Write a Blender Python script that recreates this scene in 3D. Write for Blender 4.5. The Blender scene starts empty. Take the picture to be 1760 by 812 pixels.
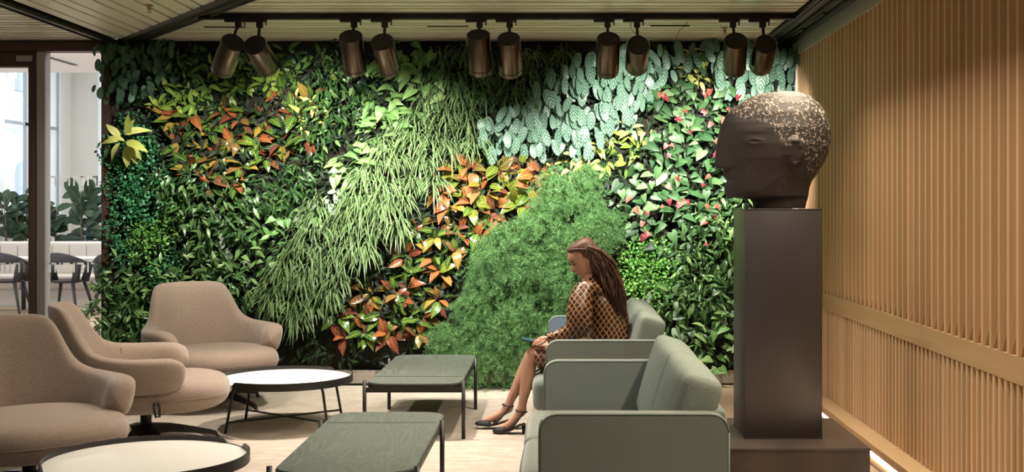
import bpy, bmesh, math, random
from mathutils import Vector, Matrix, Euler
PI = math.pi
SC = bpy.context.scene
COL = SC.collection
# ---------------------------------------------------------------- camera, world, lights, exposure
F = 2050.0
cd = bpy.data.cameras.new('camera'); cam = bpy.data.objects.new('camera', cd); COL.objects.link(cam)
cam.location = (0, 0, 1.5); cam.rotation_euler = (PI / 2, 0, 0)
cd.sensor_width = 36; cd.lens = F / 1760 * 36
cd.shift_x = -81 / 1760; cd.shift_y = -52 / 1760
cd.clip_end = 200
SC.camera = cam
SC.view_settings.view_transform = 'Standard'; SC.view_settings.look = 'None'
SC.view_settings.gamma = 1; SC.view_settings.use_curve_mapping = False
SC.view_settings.exposure = 0.0
SC.cycles.use_denoising = True
SC.cycles.max_bounces = 7; SC.cycles.transparent_max_bounces = 10
SC.cycles.sample_clamp_indirect = 6
SC.cycles.caustics_reflective = False; SC.cycles.caustics_refractive = False
W = bpy.data.worlds.new('world'); SC.world = W; W.use_nodes = True
bg = W.node_tree.nodes['Background']; bg.inputs[0].default_value = (.80, .90, 1, 1); bg.inputs[1].default_value = 3.0

def area(name, loc, size, power, col=(1, 1, 1), rot=(0, 0, 0), shape='DISK', spread=180, sy=None):
    l = bpy.data.lights.new(name, 'AREA'); l.shape = shape; l.size = size; l.energy = power; l.color = col
    l.spread = math.radians(spread)
    if sy: l.shape = 'RECTANGLE'; l.size_y = sy
    o = bpy.data.objects.new(name, l); COL.objects.link(o); o.location = loc; o.rotation_euler = rot
    return o
WARM = (1, .80, .62); NEUT = (1, .89, .77)
# downlights recessed in the ceiling between the camera and the furniture (above the frame)
for i, (x, y, pw) in enumerate([(-2.75, 5.9, 6), (-2.3, 7.9, 17), (-.9, 5.9, 10), (-1.2, 7.9, 44), (.2, 5.9, 13), (0, 7.9, 22)]):
    area('ceiling_downlight', (x, y, 2.83), .10, pw, NEUT, spread=104)
# wall washers of the timber wall
area('wall_washer', (1.45, 5.3, 2.83), .05, 100, (1, .84, .64), rot=(0, math.radians(18), 0), spread=115, sy=5.0)
# light panels in the hall behind the camera
area('hall_light', (-.8, 1.5, 2.8), 1.2, 6, NEUT)
# unseen fill lamps added to brighten the cafe beyond the glass
for x in (-9.5, -7.5, -5.5): area('cafe_fill', (x, 13.5, 3.28), .5, 55, (1, .95, .9)); area('cafe_fill', (x, 18.5, 4.45), .5, 80, (1, .97, .94))
TRACK_POWER = 270
# ---------------------------------------------------------------- helpers
def P(px, py, d):
    return Vector(((px - 961) * d / F, d, 1.5 - (py - 354) * d / F))

def link(o, parent=None):
    COL.objects.link(o)
    if parent is not None: o.parent = parent
    return o

def tag(o, label=None, cat=None, group=None, kind=None):
    if label: o['label'] = label
    if cat: o['category'] = cat
    if group: o['group'] = group
    if kind: o['kind'] = kind
    return o

def thing(name, label, cat, loc=(0, 0, 0), rz=0, group=None):
    o = bpy.data.objects.new(name, None); COL.objects.link(o)
    o.location = loc; o.rotation_euler = (0, 0, rz); o.empty_display_size = .05
    return tag(o, label, cat, group)

def smooth(me, angle=None):
    for p in me.polygons: p.use_smooth = True

def mesh(name, vs, fs, mat=None, sm=True, uv=None):
    me = bpy.data.meshes.new(name); me.from_pydata([tuple(v) for v in vs], [], fs)
    if mat: me.materials.append(mat)
    if uv:
        l = me.uv_layers.new(name='UVMap')
        for lp in me.loops: l.data[lp.index].uv = uv[lp.vertex_index]
    if sm: smooth(me)
    me.update()
    return me

def ob(name, me, parent=None, loc=None, rot=None, kind=None):
    o = bpy.data.objects.new(name, me); link(o, parent)
    if loc is not None: o.location = loc
    if rot is not None: o.rotation_euler = rot
    if kind: o['kind'] = kind
    return o

def from_bm(name, bm, mat, sm=True):
    me = bpy.data.meshes.new(name); bm.normal_update(); bm.to_mesh(me); bm.free()
    if mat: me.materials.append(mat)
    if sm:
        smooth(me)
        try: me.set_sharp_from_angle(angle=math.radians(40))
        except Exception: pass
    return me

def box_me(name, lo, hi, mat, bev=0.0, seg=2):
    bm = bmesh.new()
    bmesh.ops.create_cube(bm, size=1)
    for v in bm.verts:
        for k in range(3): v.co[k] = lo[k] if v.co[k] < 0 else hi[k]
    if bev > 0:
        bmesh.ops.bevel(bm, geom=bm.edges[:], offset=bev, segments=seg, affect='EDGES', profile=.5)
    return from_bm(name, bm, mat, sm=bev > 0)

def box(name, lo, hi, mat, parent=None, bev=0.0, kind=None, seg=2):
    return ob(name, box_me(name, lo, hi, mat, bev, seg), parent, kind=kind)

def tube_data(pts, r, n=8, vs=None, fs=None, cap=True):
    if vs is None: vs, fs = [], []
    pts = [Vector(p) for p in pts]
    rs = r if isinstance(r, (list, tuple)) else [r] * len(pts)
    base = len(vs); up = None
    for i, p in enumerate(pts):
        t = (pts[min(i + 1, len(pts) - 1)] - pts[max(i - 1, 0)]).normalized()
        if up is None:
            up = Vector((0, 0, 1)) if abs(t.z) < .9 else Vector((1, 0, 0))
        a = t.cross(up)
        if a.length < 1e-5: a = t.orthogonal()
        a.normalize(); b = a.cross(t).normalized(); up = b
        for k in range(n):
            th = 2 * PI * k / n
            vs.append(p + (a * math.cos(th) + b * math.sin(th)) * rs[i])
    for i in range(len(pts) - 1):
        for k in range(n):
            k2 = (k + 1) % n
            fs.append((base + i * n + k, base + i * n + k2, base + (i + 1) * n + k2, base + (i + 1) * n + k))
    if cap:
        fs.append(tuple(base + k for k in range(n))[::-1])
        fs.append(tuple(base + (len(pts) - 1) * n + k for k in range(n)))
    return vs, fs

def tube(name, pts, r, mat, parent=None, n=8):
    vs, fs = tube_data(pts, r, n)
    return ob(name, mesh(name, vs, fs, mat), parent)

def lathe_me(name, prof, mat, n=32, cap=True):
    vs, fs = [], []
    for r, z in prof:
        for k in range(n): vs.append((r * math.cos(2 * PI * k / n), r * math.sin(2 * PI * k / n), z))
    for i in range(len(prof) - 1):
        for k in range(n):
            k2 = (k + 1) % n
            fs.append((i * n + k, i * n + k2, (i + 1) * n + k2, (i + 1) * n + k))
    if cap:
        fs.append(tuple(range(n))[::-1]); fs.append(tuple((len(prof) - 1) * n + k for k in range(n)))
    me = mesh(name, vs, fs, mat)
    try: me.set_sharp_from_angle(angle=math.radians(40))
    except Exception: pass
    return me

def loft(sections, closed=True, caps=True):
    n = len(sections[0]); vs = [v for s in sections for v in s]; fs = []
    for i in range(len(sections) - 1):
        for k in range(n if closed else n - 1):
            k2 = (k + 1) % n
            fs.append((i * n + k, i * n + k2, (i + 1) * n + k2, (i + 1) * n + k))
    if caps:
        fs.append(tuple(range(n))[::-1]); fs.append(tuple((len(sections) - 1) * n + k for k in range(n)))
    return vs, fs

def prism_me(name, outline, z0, z1, mat, bev=0.0, axis='z'):
    bm = bmesh.new()
    def v3(a, b, c): return (a, b, c) if axis == 'z' else ((a, c, b) if axis == 'y' else (c, a, b))
    lo = [bm.verts.new(v3(x, y, z0)) for x, y in outline]
    f = bm.faces.new(lo)
    r = bmesh.ops.extrude_face_region(bm, geom=[f])
    dv = Vector(v3(0, 0, z1 - z0))
    for e in r['geom']:
        if isinstance(e, bmesh.types.BMVert): e.co += dv
    bmesh.ops.recalc_face_normals(bm, faces=bm.faces[:])
    if bev > 0:
        bmesh.ops.bevel(bm, geom=bm.edges[:], offset=bev, segments=2, affect='EDGES', clamp_overlap=True)
    return from_bm(name, bm, mat, sm=bev > 0)

def rrect(x0, x1, y0, y1, r, n=8):
    pts = []
    for cx, cy, a in ((x1 - r, y1 - r, 0), (x0 + r, y1 - r, 90), (x0 + r, y0 + r, 180), (x1 - r, y0 + r, 270)):
        for k in range(n + 1):
            t = math.radians(a + 90 * k / n); pts.append((cx + r * math.cos(t), cy + r * math.sin(t)))
    return pts

def lerp(a, b, t): return a + (b - a) * t
def interp(tab, x):
    if x <= tab[0][0]: return tab[0][1]
    for (a, va), (b, vb) in zip(tab, tab[1:]):
        if x <= b: return lerp(va, vb, (x - a) / (b - a))
    return tab[-1][1]

def copy_tree(o, parent=None):
    c = o.copy(); COL.objects.link(c)
    if parent is not None: c.parent = parent
    for ch in list(o.children): copy_tree(ch, c)
    return c

# ---------------------------------------------------------------- materials
class NT:
    def __init__(s, name):
        s.m = bpy.data.materials.new(name); s.m.use_nodes = True; s.t = s.m.node_tree; s.n = s.t.nodes; s.l = s.t.links
        s.b = s.n['Principled BSDF']; s.out = s.n['Material Output']
    def node(s, ty, **kw):
        x = s.n.new(ty)
        for k, v in kw.items(): setattr(x, k, v)
        return x
    def set(s, inp, v):
        if hasattr(v, 'is_linked') or isinstance(v, bpy.types.NodeSocket): s.l.new(v, inp)
        else: inp.default_value = v
    def math(s, op, a, b=0.0, c=None, clamp=False):
        x = s.node('ShaderNodeMath', operation=op, use_clamp=clamp); s.set(x.inputs[0], a); s.set(x.inputs[1], b)
        if c is not None: s.set(x.inputs[2], c)
        return x.outputs[0]
    def mix(s, f, a, b):
        x = s.node('ShaderNodeMix', data_type='RGBA'); s.set(x.inputs[0], f); s.set(x.inputs[6], col4(a)); s.set(x.inputs[7], col4(b))
        return x.outputs[2]
    def noise(s, scale, vec=None, detail=3, rough=.5):
        x = s.node('ShaderNodeTexNoise'); x.inputs['Scale'].default_value = scale; x.inputs['Detail'].default_value = detail
        x.inputs['Roughness'].default_value = rough
        if vec is not None: s.l.new(vec, x.inputs['Vector'])
        return x.outputs['Fac']
    def coord(s, which='Object', scale=(1, 1, 1), rot=(0, 0, 0)):
        c = s.node('ShaderNodeTexCoord'); m = s.node('ShaderNodeMapping'); s.l.new(c.outputs[which], m.inputs[0])
        m.inputs['Scale'].default_value = scale; m.inputs['Rotation'].default_value = rot
        return m.outputs[0]
    def ramp(s, f, stops):
        r = s.node('ShaderNodeValToRGB'); s.l.new(f, r.inputs[0]); e = r.color_ramp.elements
        e[0].position = stops[0][0]; e[0].color = col4(stops[0][1]); e[1].position = stops[-1][0]; e[1].color = col4(stops[-1][1])
        for p, c in stops[1:-1]:
            q = e.new(p); q.color = col4(c)
        return r.outputs[0]
    def bump(s, h, strength=.3, dist=.01):
        b = s.node('ShaderNodeBump'); b.inputs['Strength'].default_value = strength; b.inputs['Distance'].default_value = dist
        s.l.new(h, b.inputs['Height']); s.l.new(b.outputs[0], s.b.inputs['Normal'])
    def base(s, c): s.set(s.b.inputs['Base Color'], col4(c))
    def p(s, **kw):
        for k, v in kw.items(): s.b.inputs[k.replace('_', ' ')].default_value = v
        return s
def col4(c):
    if isinstance(c, (tuple, list)): return (*c, 1) if len(c) == 3 else tuple(c)
    return c

def M(name, col, rough=.5, metal=0.0, noise=None, bump=None, **kw):
    t = NT(name); t.p(Roughness=rough, Metallic=metal, **kw); t.base(col)
    if noise:
        sc, amt = noise; f = t.noise(sc, t.coord('Object'), 4)
        t.base(t.mix(f, [c * (1 - amt) for c in col], [min(1, c * (1 + amt)) for c in col]))
    if bump:
        t.bump(t.noise(bump[0], t.coord('Object'), 2), bump[1], .004)
    return t.m

def fabric(name, c1, c2, scale=420, aniso=(1, 1, 1)):
    t = NT(name); v = t.coord('Object', aniso)
    n = t.noise(scale, v, 2, .6)
    big = t.noise(5, t.coord('Object'), 2)
    c = t.ramp(n, [(.36, c1), (.64, c2)])
    t.base(t.mix(t.math('MULTIPLY', big, .25), c, [x * .8 for x in c1]))
    t.p(Roughness=.95); t.b.inputs['Specular IOR Level'].default_value = .15
    t.b.inputs['Sheen Weight'].default_value = .4; t.b.inputs['Sheen Roughness'].default_value = .5
    t.bump(n, .14, .002)
    return t.m

def wood(name, c1, c2, scale=(1, 1, 1), rough=.5, dist=3, ring=9, rnd=True, bumps=.15, spec=.4):
    t = NT(name); v = t.coord('Object', scale)
    if rnd:
        oi = t.node('ShaderNodeObjectInfo'); add = t.node('ShaderNodeVectorMath', operation='ADD'); t.l.new(v, add.inputs[0])
        sc = t.node('ShaderNodeVectorMath', operation='SCALE'); t.l.new(oi.outputs['Random'], sc.inputs[3]); sc.inputs[0].default_value = (37, 51, 23)
        t.l.new(sc.outputs[0], add.inputs[1]); v = add.outputs[0]
    w = t.node('ShaderNodeTexWave', wave_type='BANDS', bands_direction='X'); t.l.new(v, w.inputs[0])
    w.inputs['Scale'].default_value = ring; w.inputs['Distortion'].default_value = dist; w.inputs['Detail'].default_value = 3; w.inputs['Detail Scale'].default_value = 1.2
    n = t.noise(30, v, 4)
    f = t.math('ADD', t.math('MULTIPLY', w.outputs['Fac'], .6), t.math('MULTIPLY', n, .4))
    c = t.mix(f, c1, c2)
    if rnd:
        r2 = t.math('MULTIPLY_ADD', oi.outputs['Random'], .25, .87)
        hsv = t.node('ShaderNodeHueSaturation'); t.l.new(r2, hsv.inputs['Value']); t.l.new(c, hsv.inputs['Color']); c = hsv.outputs[0]
    t.base(c); t.p(Roughness=rough); t.b.inputs['Specular IOR Level'].default_value = spec
    t.bump(f, bumps, .003)
    return t.m

m_black = M('black_powder_coat', (.012, .011, .010), .42)
m_blackmetal = M('black_metal', (.02, .019, .018), .35, .6)
m_white_plaster = M('white_plaster', (.78, .77, .75), .8, noise=(3, .03))
m_beige_plaster = M('beige_plaster', (.62, .60, .56), .8, noise=(2, .04))
m_dark_wall = M('dark_wall', (.12, .10, .085), .8)
m_bronze = M('bronze_frame', (.075, .048, .034), .42, .35, noise=(6, .1))
m_alu = M('aluminium_frame', (.42, .40, .38), .35, .8)
m_winframe = M('window_frame_grey', (.34, .37, .42), .5)
m_whiteframe = M('white_frame', (.8, .82, .84), .4)
m_ceil = NT('ceiling_plank_metal')
_v = m_ceil.coord('Object'); _n = m_ceil.noise(1.2, _v, 2)
m_ceil.base(m_ceil.mix(_n, (.80, .77, .64), (.87, .84, .71))); m_ceil.p(Roughness=.36, Metallic=.1); m_ceil = m_ceil.m
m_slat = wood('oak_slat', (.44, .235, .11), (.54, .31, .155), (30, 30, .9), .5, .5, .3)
m_nose = wood('oak_nose_lit', (.58, .45, .29), (.66, .53, .36), (30, 30, .9), .5, .5, .3)  # slat oak, paler on the noses to paint in light bounced off the plants
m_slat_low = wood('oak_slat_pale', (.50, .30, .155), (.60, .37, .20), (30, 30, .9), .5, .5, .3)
m_band = wood('oak_band', (.50, .33, .17), (.62, .43, .25), (12, .7, 12), .5, 3, 1.2, rnd=False)
m_darkoak = wood('oak_backing', (.13, .06, .025), (.18, .085, .035), (10, 10, .6), .6, 2, 2, rnd=False)
m_cornice = M('cornice_metal', (.46, .43, .36), .45, .3, noise=(4, .05))
m_carpet = NT('carpet_weave')
_a = m_carpet.noise(9, m_carpet.coord('Object', (.6, 1.5, 1)), 5, .6); _b = m_carpet.noise(260, m_carpet.coord('Object', (.5, 1, 1)), 2, .6); _c = m_carpet.noise(60, m_carpet.coord('Object', (.35, 1.2, 1)), 3)
_f = m_carpet.math('ADD', m_carpet.math('MULTIPLY', _a, .45), m_carpet.math('ADD', m_carpet.math('MULTIPLY', _b, .3), m_carpet.math('MULTIPLY', _c, .25)))
m_carpet.base(m_carpet.ramp(_f, [(.36, (.29, .25, .205)), (.5, (.39, .34, .285)), (.64, (.48, .43, .365))]))
m_carpet.p(Roughness=.95); m_carpet.b.inputs['Specular IOR Level'].default_value = .1; m_carpet.bump(_b, .5, .004); m_carpet = m_carpet.m
m_floorwood = wood('floor_oak', (.44, .32, .22), (.54, .41, .29), (8, .8, 1), .4, 2, 2)
m_chair = fabric('chair_wool', (.205, .152, .118), (.41, .32, .26), 300)
m_seam = M('seam_thread', (.22, .16, .12), .9)
m_sofa = fabric('sofa_wool', (.095, .115, .10), (.215, .25, .215), 620, (1, 1, .35))
m_sofa_blue = fabric('sofa_wool_blue', (.07, .10, .13), (.16, .21, .26), 330)
m_piping = M('sofa_piping', (.15, .185, .155), .9)
m_steel_dark = NT('blackened_steel')
_n = m_steel_dark.noise(2.2, m_steel_dark.coord('Object', (1, 1, .6)), 5, .6)
m_steel_dark.base(m_steel_dark.mix(_n, (.085, .078, .075), (.13, .122, .118))); m_steel_dark.p(Roughness=.38, Metallic=.75)
m_steel_dark.bump(m_steel_dark.noise(40, m_steel_dark.coord('Object'), 2), .05, .002); m_steel_dark = m_steel_dark.m
m_plinth = wood('plinth_veneer', (.045, .032, .026), (.075, .055, .044), (.7, 9, 9), .36, 2, 1.5, rnd=False, bumps=.04)
m_white_top = M('white_laminate', (.80, .78, .73), .45)
m_bronze_lamp = NT('brushed_bronze')
_n = m_bronze_lamp.noise(80, m_bronze_lamp.coord('Object', (6, 6, .12)), 3)
m_bronze_lamp.base(m_bronze_lamp.mix(_n, (.085, .074, .05), (.145, .125, .085))); m_bronze_lamp.p(Roughness=.26, Metallic=.95); m_bronze_lamp = m_bronze_lamp.m
m_lampcap = M('lamp_cap', (.006, .006, .006), .6)
m_trough = M('trough_metal', (.30, .26, .22), .45, .4, noise=(8, .1))
m_felt = M('planting_felt', (.018, .015, .011), .95, noise=(30, .5))

def glass_mat(name, tint=(.97, .98, .98), f=.06):
    t = NT(name); tr = t.node('ShaderNodeBsdfTransparent'); tr.inputs[0].default_value = (*tint, 1)
    g = t.node('ShaderNodeBsdfGlossy'); g.inputs['Roughness'].default_value = .02
    fr = t.node('ShaderNodeFresnel'); fr.inputs[0].default_value = 1.4
    mx = t.node('ShaderNodeMixShader'); gm = t.node('ShaderNodeNewGeometry'); t.l.new(t.math('MULTIPLY', fr.outputs[0], t.math('SUBTRACT', 1.0, gm.outputs['Backfacing'])), mx.inputs[0]); t.l.new(tr.outputs[0], mx.inputs[1]); t.l.new(g.outputs[0], mx.inputs[2])
    t.l.new(mx.outputs[0], t.out.inputs[0]); return t.m
m_glass = glass_mat('clear_glass')
m_film = M('etched_film', (.85, .87, .88), .6)
def emit(name, col, s):
    t = NT(name); t.b.inputs['Emission Color'].default_value = (*col, 1); t.b.inputs['Emission Strength'].default_value = s; t.base(col); return t.m
m_led = emit('led_strip', (1, .86, .66), 14)
m_lampglow = emit('lamp_lens', (1, .95, .85), 12)

# tabletop: stained ash with cathedral grain
t = NT('stained_ash'); v = t.coord('Object', (1, .16, 1))
nz = t.node('ShaderNodeTexNoise'); nz.inputs['Scale'].default_value = 5.0; nz.inputs['Detail'].default_value = 1.5; t.l.new(v, nz.inputs['Vector'])
rings = t.math('FRACT', t.math('MULTIPLY', nz.outputs['Fac'], 26))
line = t.math('POWER', t.math('ABSOLUTE', t.math('SUBTRACT', rings, .5)), 2.2)
fine = t.noise(90, t.coord('Object', (2.2, .08, 1)), 3)
ff = t.math('ADD', t.math('MULTIPLY', line, 1.9), t.math('MULTIPLY', fine, .55))
t.base(t.ramp(ff, [(.15, (.070, .084, .072)), (.55, (.105, .122, .104)), (1.0, (.155, .172, .15))])); t.p(Roughness=.42); t.bump(ff, .2, .001)
m_ash = t.m
# ================================================================ THE ROOM
WX = 1.97          # face of the timber wall
CZ = 2.88          # ceiling
box('floor', (-5.6, -2.2, -.12), (2.25, 10.02, 0), m_carpet, kind='structure')
box('floor_timber', (.78, 3.0, .0), (1.80, 9.93, .006), m_floorwood, kind='structure')
# floor of the cafe beyond the glass
fb = box('floor_cafe', (-13, 10.02, -.12), (-3.0, 24, 0), m_darkoak, kind='structure')
pl = box_me('plank', (-.093, 0, 0), (.093, 12.5, .008), m_floorwood)
for i in range(34):
    o = ob('plank', pl, fb, (-9.9 + i * .19, 10.12, 0))
# left wall, rear wall
box('wall_left', (-5.75, -2.2, 0), (-5.6, 9.9, 2.9), m_white_plaster, kind='structure')
box('wall_rear', (-5.6, -2.35, 0), (2.25, -2.2, 2.9), m_dark_wall, kind='structure')
# ceiling: backing slab and planks
ceil = box('ceiling', (-5.6, -2.2, 2.915), (2.25, 10.1, 3.05), m_black, kind='structure')
# bay A: planks running along X, right of the diagonal beam
def ceil_plank(pts):
    me = prism_me('plank', pts, 2.88, 2.895, m_ceil); return ob('plank', me, ceil)
diagx = lambda y: lerp(-3.55, -2.19, (9.89 - y) / (9.89 - 7.99))
y = 10.0; k = 0
while y > 4.0:
    w = .150 if k % 2 == 0 else .105
    y0 = y - w + .036
    xa, xb = diagx(y) + .02, diagx(y0) + .02
    ceil_plank([(xa, y), (xb, y0), (1.68, y0), (1.68, y)])
    y -= w; k += 1
# bay B: planks running along Y between the two beams
x = -3.66; k = 0
while x < 1.4:
    w = .109 if k % 2 == 0 else .164
    x1 = x + w - .020
    ya = lambda xx: 9.89 - (xx + 3.55) / 1.36 * 1.9 - .06
    yt0, yt1 = min(9.86, ya(x)), min(9.86, ya(x1))
    ceil_plank([(x, yt0), (x, 2.5), (x1, 2.5), (x1, yt1)])
    x += w; k += 1
# bay C: left, planks running along X
y = 9.98; k = 0
while y > 5.0:
    w = .150 if k % 2 == 0 else .105
    ceil_plank([(-5.6, y), (-5.6, y - w + .036), (-3.82, y - w + .036), (-3.82, y)])
    y -= w; k += 1
# beams (dark channels)
tr = box('trim_1', (-3.815, 2.5, 2.86), (-3.70, 9.95, 2.90), m_blackmetal, kind='structure')
box('rail', (-3.725, 2.5, 2.85), (-3.712, 9.95, 2.866), m_black, tr); box('rail', (-3.80, 2.5, 2.85), (-3.79, 9.95, 2.866), m_black, tr)
d0, d1 = Vector((-3.62, 9.98, 0)), Vector((1.2, 3.25, 0))
dn = (d1 - d0).normalized(); nn = Vector((-dn.y, dn.x, 0))
def strip(name, off, w, z0, z1, mat, parent=None, kind=None):
    a, b = d0 + nn * off, d1 + nn * off
    return ob(name, prism_me(name, [(p.x, p.y) for p in (a, b, b + nn * w, a + nn * w)], z0, z1, mat), parent, kind=kind)
tr = strip('trim_2', -.075, .15, 2.862, 2.90, m_blackmetal, None, 'structure')
for off in (-.078, -.02, .063): strip('rail', off, .014, 2.85, 2.866, m_black, tr)
# track of sliding-panel rails along the timber wall
tr = box('trim_3', (1.69, 2.5, 2.872), (1.975, 9.95, 2.91), m_black, kind='structure')
for x0, x1, z0 in ((1.690, 1.712, 2.845), (1.735, 1.79, 2.855), (1.80, 1.812, 2.842), (1.835, 1.875, 2.855), (1.885, 1.895, 2.842), (1.915, 1.955, 2.852)):
    box('rail', (x0, 2.5, z0), (x1, 9.95, 2.88), m_blackmetal, tr, bev=.002)
for y in (7.2, 8.35, 9.1): box('rail_joint', (1.845, y, 2.845), (1.87, y + .35, 2.856), m_black, tr)
# right wall
wr = box('wall_right', (2.03, -2.2, 0), (2.2, 10.1, 2.9), m_darkoak, kind='structure')
ob('corner_return', box_me('corner_return', (1.955, 9.86, .1), (2.03, 10.1, 2.86), m_white_plaster), wr)
box('cornice', (1.955, 2.0, 2.745), (2.03, 9.86, 2.872), m_cornice, wr, bev=.002)
box('band', (1.968, 2.0, .733), (2.03, 9.86, .851), m_band, wr)
# upper slats: narrow nose and a wide shallow flank; the flank is cut away towards the foot
def slat_upper():
    secs = []
    for zz, near, xn, mx in ((.853, .048, -.0585, -.0585), (1.12, .102, -.010, -.046), (2.747, .102, -.010, -.046)):
        secs.append([Vector((0, 0, zz)), Vector((-.060, 0, zz)), Vector((-.060, -.028, zz)), Vector((-.0585, -.032, zz)), Vector((mx, lerp(-.032, -near, .45), zz)), Vector((xn, -near, zz)), Vector((0, -near, zz))])
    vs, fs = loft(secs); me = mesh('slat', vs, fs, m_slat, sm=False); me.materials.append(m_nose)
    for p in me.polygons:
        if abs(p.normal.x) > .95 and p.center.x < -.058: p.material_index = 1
    return me
su = slat_upper(); N = 50
for i in range(N): ob('slat', su, wr, (2.03, 9.86 - i * .1072, 0))
prof = [(0, 0), (-.058, 0), (-.060, -.003), (-.060, -.028), (-.057, -.031), (-.032, -.044), (0, -.044)]
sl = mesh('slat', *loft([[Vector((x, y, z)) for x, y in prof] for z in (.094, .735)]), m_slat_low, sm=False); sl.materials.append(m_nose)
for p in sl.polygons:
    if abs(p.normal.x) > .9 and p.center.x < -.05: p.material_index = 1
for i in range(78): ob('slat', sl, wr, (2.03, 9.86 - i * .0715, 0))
# skirting ledge with the light line under its lip
ldg = box('baseboard_right', (1.845, 2.0, .045), (2.03, 9.86, .092), m_band, kind='structure', bev=.006)
box('lip', (1.838, 2.0, .083), (1.856, 9.86, .101), m_band, ldg, bev=.003)
box('light_strip', (1.852, 2.0, .016), (1.872, 9.86, .03), m_led, ldg)
box('floor_rail', (1.80, 2.0, .0), (1.90, 9.86, .012), m_darkoak, ldg)
# back wall behind the planting: felt and structure
box('wall_back', (-3.72, 10.04, 0), (2.05, 10.3, 2.9), m_dark_wall, kind='structure')
box('trim_4', (-3.80, 9.90, 0), (-3.735, 10.3, 2.79), m_bronze, kind='structure')
# ---------------------------------------------------------------- glazed partition at the left
zt = 2.79
fr = box('trim_5', (-5.6, 9.93, 2.79), (-3.5, 10.07, 2.88), m_bronze, kind='structure')
box('head_groove', (-5.6, 9.925, 2.865), (-3.5, 9.93, 2.885), m_black, fr)
door = tag(bpy.data.objects.new('door_1', None), kind='structure'); link(door); door.location = (-5.0, 10, 0)
def dp(name, lo, hi, mat, bev=0): 
    o = box(name, lo, hi, mat, None, bev); o.parent = door; o.location = Vector((5.0, -10, 0)); return o
dp('stile', (-4.43, 9.95, .0), (-4.36, 10.05, 2.79), m_bronze, .003)
dp('door_head', (-5.6, 9.95, 2.66), (-4.43, 10.05, 2.79), m_bronze, .003)
dp('door_glass', (-5.6, 9.995, .02), (-4.43, 10.005, 2.66), m_glass)
c = dp('door_closer', (-4.52, 9.925, 2.705), (-4.385, 9.95, 2.752), m_alu, .004)
wn = tag(bpy.data.objects.new('window_1', None), kind='structure'); link(wn)
box('frame_post', (-4.355, 9.94, 0), (-4.285, 10.05, 2.79), m_alu, wn, .003)
box('pane', (-4.285, 9.995, .05), (-3.80, 10.005, 2.77), m_glass, wn)
box('sill', (-4.285, 9.96, 0), (-3.80, 10.04, .05), m_alu, wn, .003)
# etched marks on the glass: rows of bars and hooked bars
def mark(px, py, hook, h, parent):
    p = P(px, py, 9.99); w = .013
    ht = .085 * h
    vs = [(0, 0), (w, 0), (w, ht), (0, ht)]
    if hook: vs = [(0, 0), (w, 0), (w, ht), (-.045, ht), (-.045, ht - w), (0, ht - w)]
    me = mesh('etched_mark', [(x, 0, -ht + z) for x, z in vs], [tuple(range(len(vs)))], m_film, False)
    o = ob('etched_mark', me, parent, p)
    return o
for row in (303, 452):
    for k in range(5):
        if not (row == 303 and k < 1): mark(77.9 + 24 * k + (0 if k else 7), row, False, .95, wn)
        mark(93.6 + 24 * k, row, True, .95, wn)
for px, hk in ((7, 1), (16, 0), (31.6, 1), (40, 0)):
    o = mark(px, 452, hk, .95, door); o.location = o.location - Vector((-5.0, 10, 0))
# ---------------------------------------------------------------- cafe room beyond the glass
box('wall_cafe_right', (-3.72, 10.3, 0), (-3.55, 24, 4.6), m_white_plaster, kind='structure')
box('ceiling_cafe', (-12, 10.1, 3.3), (-3.5, 16.1, 3.6), m_white_plaster, kind='structure')
box('ceiling_cafe_high', (-12, 16.1, 4.5), (-3.5, 24, 4.7), m_white_plaster, kind='structure')
box('wall_cafe_left_near', (-12, 10.1, 0), (-11.85, 16.5, 3.6), m_white_plaster, kind='structure')
ve = thing('slot_vent', 'thin black slot vent in the white ceiling beyond the glass', 'vent', (-6.16, 14.3, 3.3))
box('slot', (-.03, 0, -.012), (.03, .9, .0), m_black, ve); box('slot_frame', (-.045, -.02, -.004), (.045, .92, .0), m_whiteframe, ve)
# side wall x = -9 with tall window, end wall y = 22
ww = box('wall_cafe_left', (-9.35, 14.0, 0), (-9.0, 19.36, 4.6), m_whiteframe, kind='structure')
box('parapet', (-9.35, 19.36, 0), (-9.0, 22.2, 1.16), m_white_plaster, ww); box('pier', (-9.35, 21.55, 1.16), (-9.0, 22.2, 4.6), m_white_plaster, ww)
w2 = tag(bpy.data.objects.new('window_2', None), kind='structure'); link(w2)
for y0, y1 in ((19.36, 19.42), (20.27, 20.40), (21.50, 21.55)): box('window_frame', (-9.075, y0, 1.16), (-9.04, y1, 4.6), m_winframe if y0 > 21 else m_whiteframe, w2, .004)
box('mullion', (-9.08, 20.20, 1.16), (-9.04, 20.27, 4.6), m_winframe, w2)
box('transom', (-9.08, 19.4, 2.86), (-9.04, 21.5, 2.915), m_winframe, w2); box('sill', (-9.3, 19.36, 1.12), (-8.92, 21.55, 1.17), m_whiteframe, w2)
box('pane', (-9.07, 19.42, 1.17), (-9.06, 20.20, 4.6), m_glass, w2); box('pane', (-9.07, 20.40, 1.17), (-9.06, 21.50, 4.6), m_glass, w2)
we = box('wall_cafe_end', (-9.0, 22.0, 0), (-8.50, 22.2, 4.6), m_beige_plaster, kind='structure')
box('parapet', (-8.5, 22.0, 0), (-3.6, 22.2, 1.2), m_beige_plaster, we); box('pier', (-6.0, 22.0, 0), (-3.6, 22.2, 4.6), m_beige_plaster, we)
w3 = tag(bpy.data.objects.new('window_3', None), kind='structure'); link(w3)
for x in (-8.5, -8.12, -7.4, -6.7, -6.08): box('window_frame', (x, 21.98, 1.2), (x + .07, 22.1, 4.6), m_whiteframe, w3)
for z in (1.8, 2.35, 2.9, 3.5): box('glazing_bar', (-8.5, 22.02, z), (-6.0, 22.06, z + .04), m_whiteframe, w3)
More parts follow.
